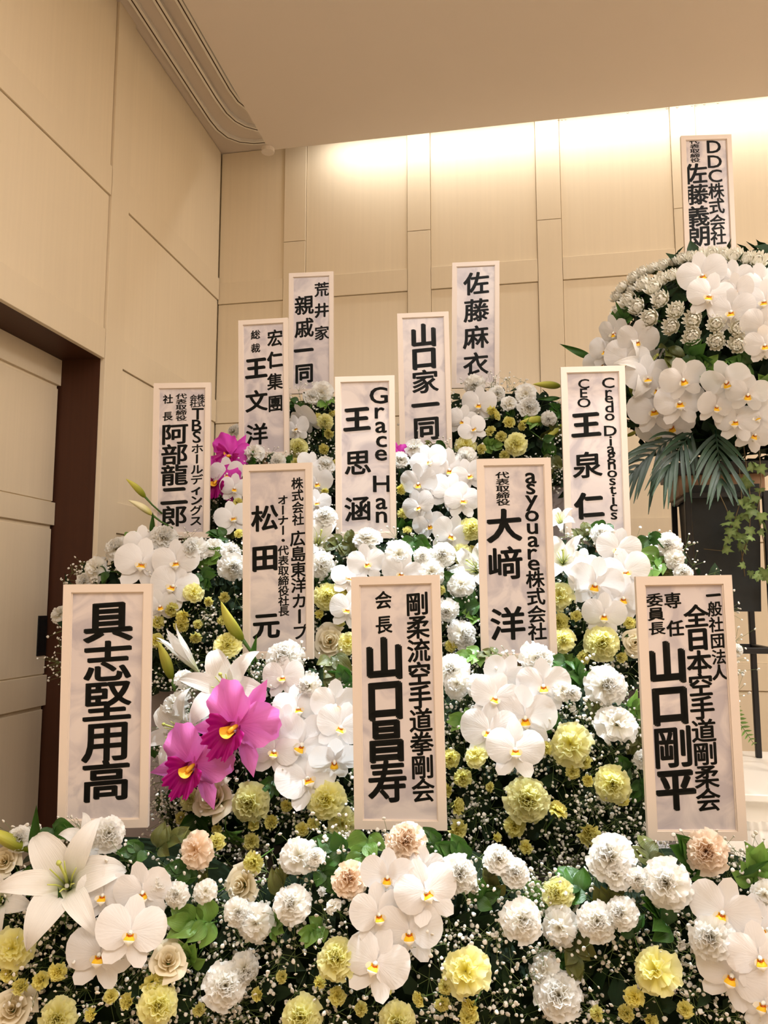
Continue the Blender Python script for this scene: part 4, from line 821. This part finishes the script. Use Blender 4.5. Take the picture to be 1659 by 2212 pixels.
# palm fronds
def frond(base, tip, n, L, droop, lab):
    base, tip = Vector(base), Vector(tip); root = tag(empty('palm_frond', Matrix.Translation(base)), lab, 'palm frond', 'palm fronds under the stand flowers'); ax = tip - base; D = ax.normalized()
    side = D.cross(Vector((0, -1, 0.15))).normalized(); P = lambda t: ax * t + Vector((0, 0, -0.05 * t * t))
    obj('rachis', MB().tube([P(i / 6) for i in range(7)], [0.0028 - 0.0003 * i for i in range(7)], 5).mesh('rachis', M_PALM), root)
    for i in range(n):
        for s in (-1, 1):
            t = 0.12 + 0.86 * i / (n - 1); ll = L * (0.55 + 0.6 * math.sin(math.pi * min(0.95, t * 0.85 + 0.12))) * rng.uniform(0.85, 1.1); d = (D * (0.75 + 0.4 * t) + side * s * (0.75 - 0.4 * t) + Vector((rng.normal(0, 0.08), rng.uniform(-0.35, 0.1), rng.normal(0, 0.08)))).normalized()
            nrm = d.cross(Vector((0, -1, 0.2))).normalized(); dw = droop * rng.uniform(0.8, 1.2)
            def fn(u, v): q = P(t) + d * ll * u + Vector((0, 0, -dw * ll * u * u)) + nrm * v * 0.0062 * math.sin(math.pi * (0.1 + 0.88 * u)) ** 0.7 + Vector((0, -0.002, 0)) * abs(v); return tuple(q)
            obj('leaflet', MB().grid(fn, 7, 2).mesh('leaflet', M_PALM), root)
pm = lambda px, py, Y: on(1, Y, px, py)
frond(pm(1475, 935, 2.52), pm(1365, 985, 2.44), 9, 0.13, 0.55, 'dark palm frond reaching left beneath the lowest orchids of the black flower stand')
frond(pm(1500, 930, 2.50), pm(1440, 985, 2.40), 8, 0.12, 0.6, 'dark palm frond hanging between the orchid clusters of the black flower stand')
frond(pm(1545, 930, 2.48), pm(1556, 1000, 2.38), 8, 0.135, 0.35, 'dark drooping palm frond in front of the black planter')
# ivy
ivv = [(0, 0), (0.22, -0.10), (0.50, 0.06), (0.34, 0.22), (0.46, 0.52), (0.17, 0.48), (0, 0.95)]
ivp = ivv + [(-x, y) for x, y in ivv[-2:0:-1]]
ib = MB(); V = [(0, 0.35, 0.0)] + [(x, y, -0.10 * (abs(x) + 0.3 * y)) for x, y in ivp]
ib.add(V, [(0, 1 + i, 1 + (i + 1) % len(ivp)) for i in range(len(ivp))], [(0.9, 0.5)] + [(0.2 + 0.5 * random.random(), 0.5) for _ in ivp]); ivme = ib.mesh('leaf', M_IVY)
def vine(pts, Y, n, lab):
    P = [pm(x, y, Y + 0.012 * math.sin(i * 1.7)) for i, (x, y) in enumerate(pts)]; root = tag(empty('ivy_vine', Matrix.Translation(P[0])), lab, 'ivy', 'ivy vines hanging from the stand')
    obj('stem', MB().tube([p - P[0] for p in P], 0.0016, 5).mesh('stem', M_VINE), root)
    for i in range(n):
        f = rng.uniform(0.08, 1.0) ** 0.8 * (len(P) - 1); j = min(int(f), len(P) - 2); p = P[j].lerp(P[j + 1], f - j) + Vector((rng.normal(0, 0.016), -0.008 - 0.02 * rng.random(), rng.normal(0, 0.006)))
        s = rng.uniform(0.022, 0.045); nn = (CAM - p).normalized() + Vector(rng.normal(0, 0.45, 3))
        o = obj('leaf', ivme, root); o.matrix_local = Matrix.Translation(p - P[0]) @ frame_to(nn, R(180) + rng.normal(0, 0.9)) @ Matrix.Scale(s, 4)
vine([(1588, 955), (1597, 1010), (1602, 1075), (1588, 1120), (1600, 1180), (1609, 1245)], 2.55, 16, 'ivy vine with broad leaves hanging longest down the planter face')
vine([(1606, 960), (1615, 1030), (1622, 1085), (1619, 1150), (1600, 1215)], 2.54, 14, 'ivy vine with pale leaves beside the longest vine on the planter')
vine([(1640, 965), (1644, 1040), (1636, 1110), (1650, 1170), (1654, 1245)], 2.53, 12, 'ivy vine hanging by the planter edge away from the name plaques')
vine([(1548, 1010), (1546, 1050), (1565, 1090), (1582, 1130), (1560, 1190), (1520, 1186)], 2.57, 5, 'thin sparse ivy vine trailing across the planter face')

# ================================================================== SMALL THINGS ON THE RIGHT
ws = tag(empty('altar_steps', Matrix.Translation((0.9, 2.5, 0))), 'white painted altar steps under the black flower stand', 'steps')
def wbox(name, lo, hi, m=M_WSTEP):
    o = boxo(name, lo, hi, m, None, 0.003); o.parent = ws; o.location = o.location - ws.location
wbox('riser', (0.475, 2.33, 0.0), (1.6, 2.95, 0.60)); wbox('tread', (0.475, 2.30, 0.60), (1.6, 2.95, 0.62))
wbox('riser', (0.475, 2.06, 0.0), (1.6, 2.33, 0.50)); wbox('tread', (0.475, 2.03, 0.50), (1.6, 2.33, 0.52))
wbox('riser', (0.475, 1.80, 0.0), (1.6, 2.06, 0.40)); wbox('tread', (0.475, 1.77, 0.40), (1.6, 2.06, 0.42))
# tulle draped at the edge of the stepped stand
m, N, L, bs = nt('white_tulle'); bs.inputs['Base Color'].default_value = srgb(248, 246, 242); bs.inputs['Roughness'].default_value = 0.8
tpn = N.new('ShaderNodeBsdfTransparent'); ms = N.new('ShaderNodeMixShader'); ms.inputs[0].default_value = 0.42; L.new(tpn.outputs[0], ms.inputs[1]); L.new(bs.outputs[0], ms.inputs[2]); L.new(ms.outputs[0], N['Material Output'].inputs['Surface'])
def tul(u, v):
    x = 0.40 + 0.10 * (v + 1) / 2 * (0.55 + 0.9 * u); z = 0.71 - 0.26 * u - 0.02 * (v + 1) * u; return (x, 1.665 - 0.05 * u * u + (0.003 + 0.006 * u) * math.sin(12 * v + 2 * u) + 0.004 * math.sin(5 * v), z)
o = obj('tulle_cloth', MB().grid(tul, 16, 30).mesh('tulle_cloth', MATS['white_tulle'])); tag(o, 'sheer white tulle hanging in folds beside the lowest-tier five-column plaque', 'cloth')
# fern tip behind the lowest right-hand plaque
fp, ft = pm(1535, 1470, 2.12), pm(1632, 1612, 2.08); fr = tag(empty('fern_frond', Matrix.Translation(fp)), 'bright green fern tip showing past the edge of the lowest-tier five-column plaque', 'fern'); ax = ft - fp; D = ax.normalized(); S = Vector((0, -1, 0)).cross(D).normalized()
obj('rachis', MB().tube([Vector((0, 0, 0)), ax * 0.5, ax], [0.0013, 0.001, 0.0005], 5).mesh('rachis', M_STEM), fr)
for i in range(16):
    for s in (-1, 1):
        t = 0.05 + 0.9 * i / 15; ll = 0.034 * (1 - t) ** 0.8 + 0.005; d = (D * 0.5 + S * s).normalized(); nrm = Vector((0, -1, 0)).cross(d).normalized()
        def fn(u, v): return tuple(ax * t + d * ll * u + nrm * v * ll * 0.16 * math.sin(math.pi * (0.15 + 0.8 * u)) + Vector((0, -0.001, 0)))
        obj('leaflet', MB().grid(fn, 3, 2).mesh('leaflet', M_LEAFL), fr)
byg = {}
for o in bpy.data.objects:
    if o.parent is None and o.get('label') and o.get('group') and o.name.split('.')[0] in set(NAMES.values()): byg.setdefault((o['label']), []).append(o)
ORD = ['second', 'third', 'fourth', 'fifth', 'sixth', 'seventh', 'eighth']
for lab, os_ in byg.items():
    os_.sort(key=lambda o: -o.matrix_world.translation.z); n = len(os_)
    if n == 1: continue
    for i, o in enumerate(os_):
        if i == 0: w_ = 'highest'
        elif i == n - 1: w_ = 'lowest'
        elif i <= min(4, (n - 1) // 2): w_ = ORD[i - 1] + '-highest'
        elif n - 1 - i <= 4: w_ = ORD[n - 2 - i] + '-lowest'
        else: w_ = 'mid-height'
        o['label'] = w_ + ' ' + lab
print('objects', len(bpy.data.objects), 'tris', sum(len(m.polygons) for m in bpy.data.meshes))
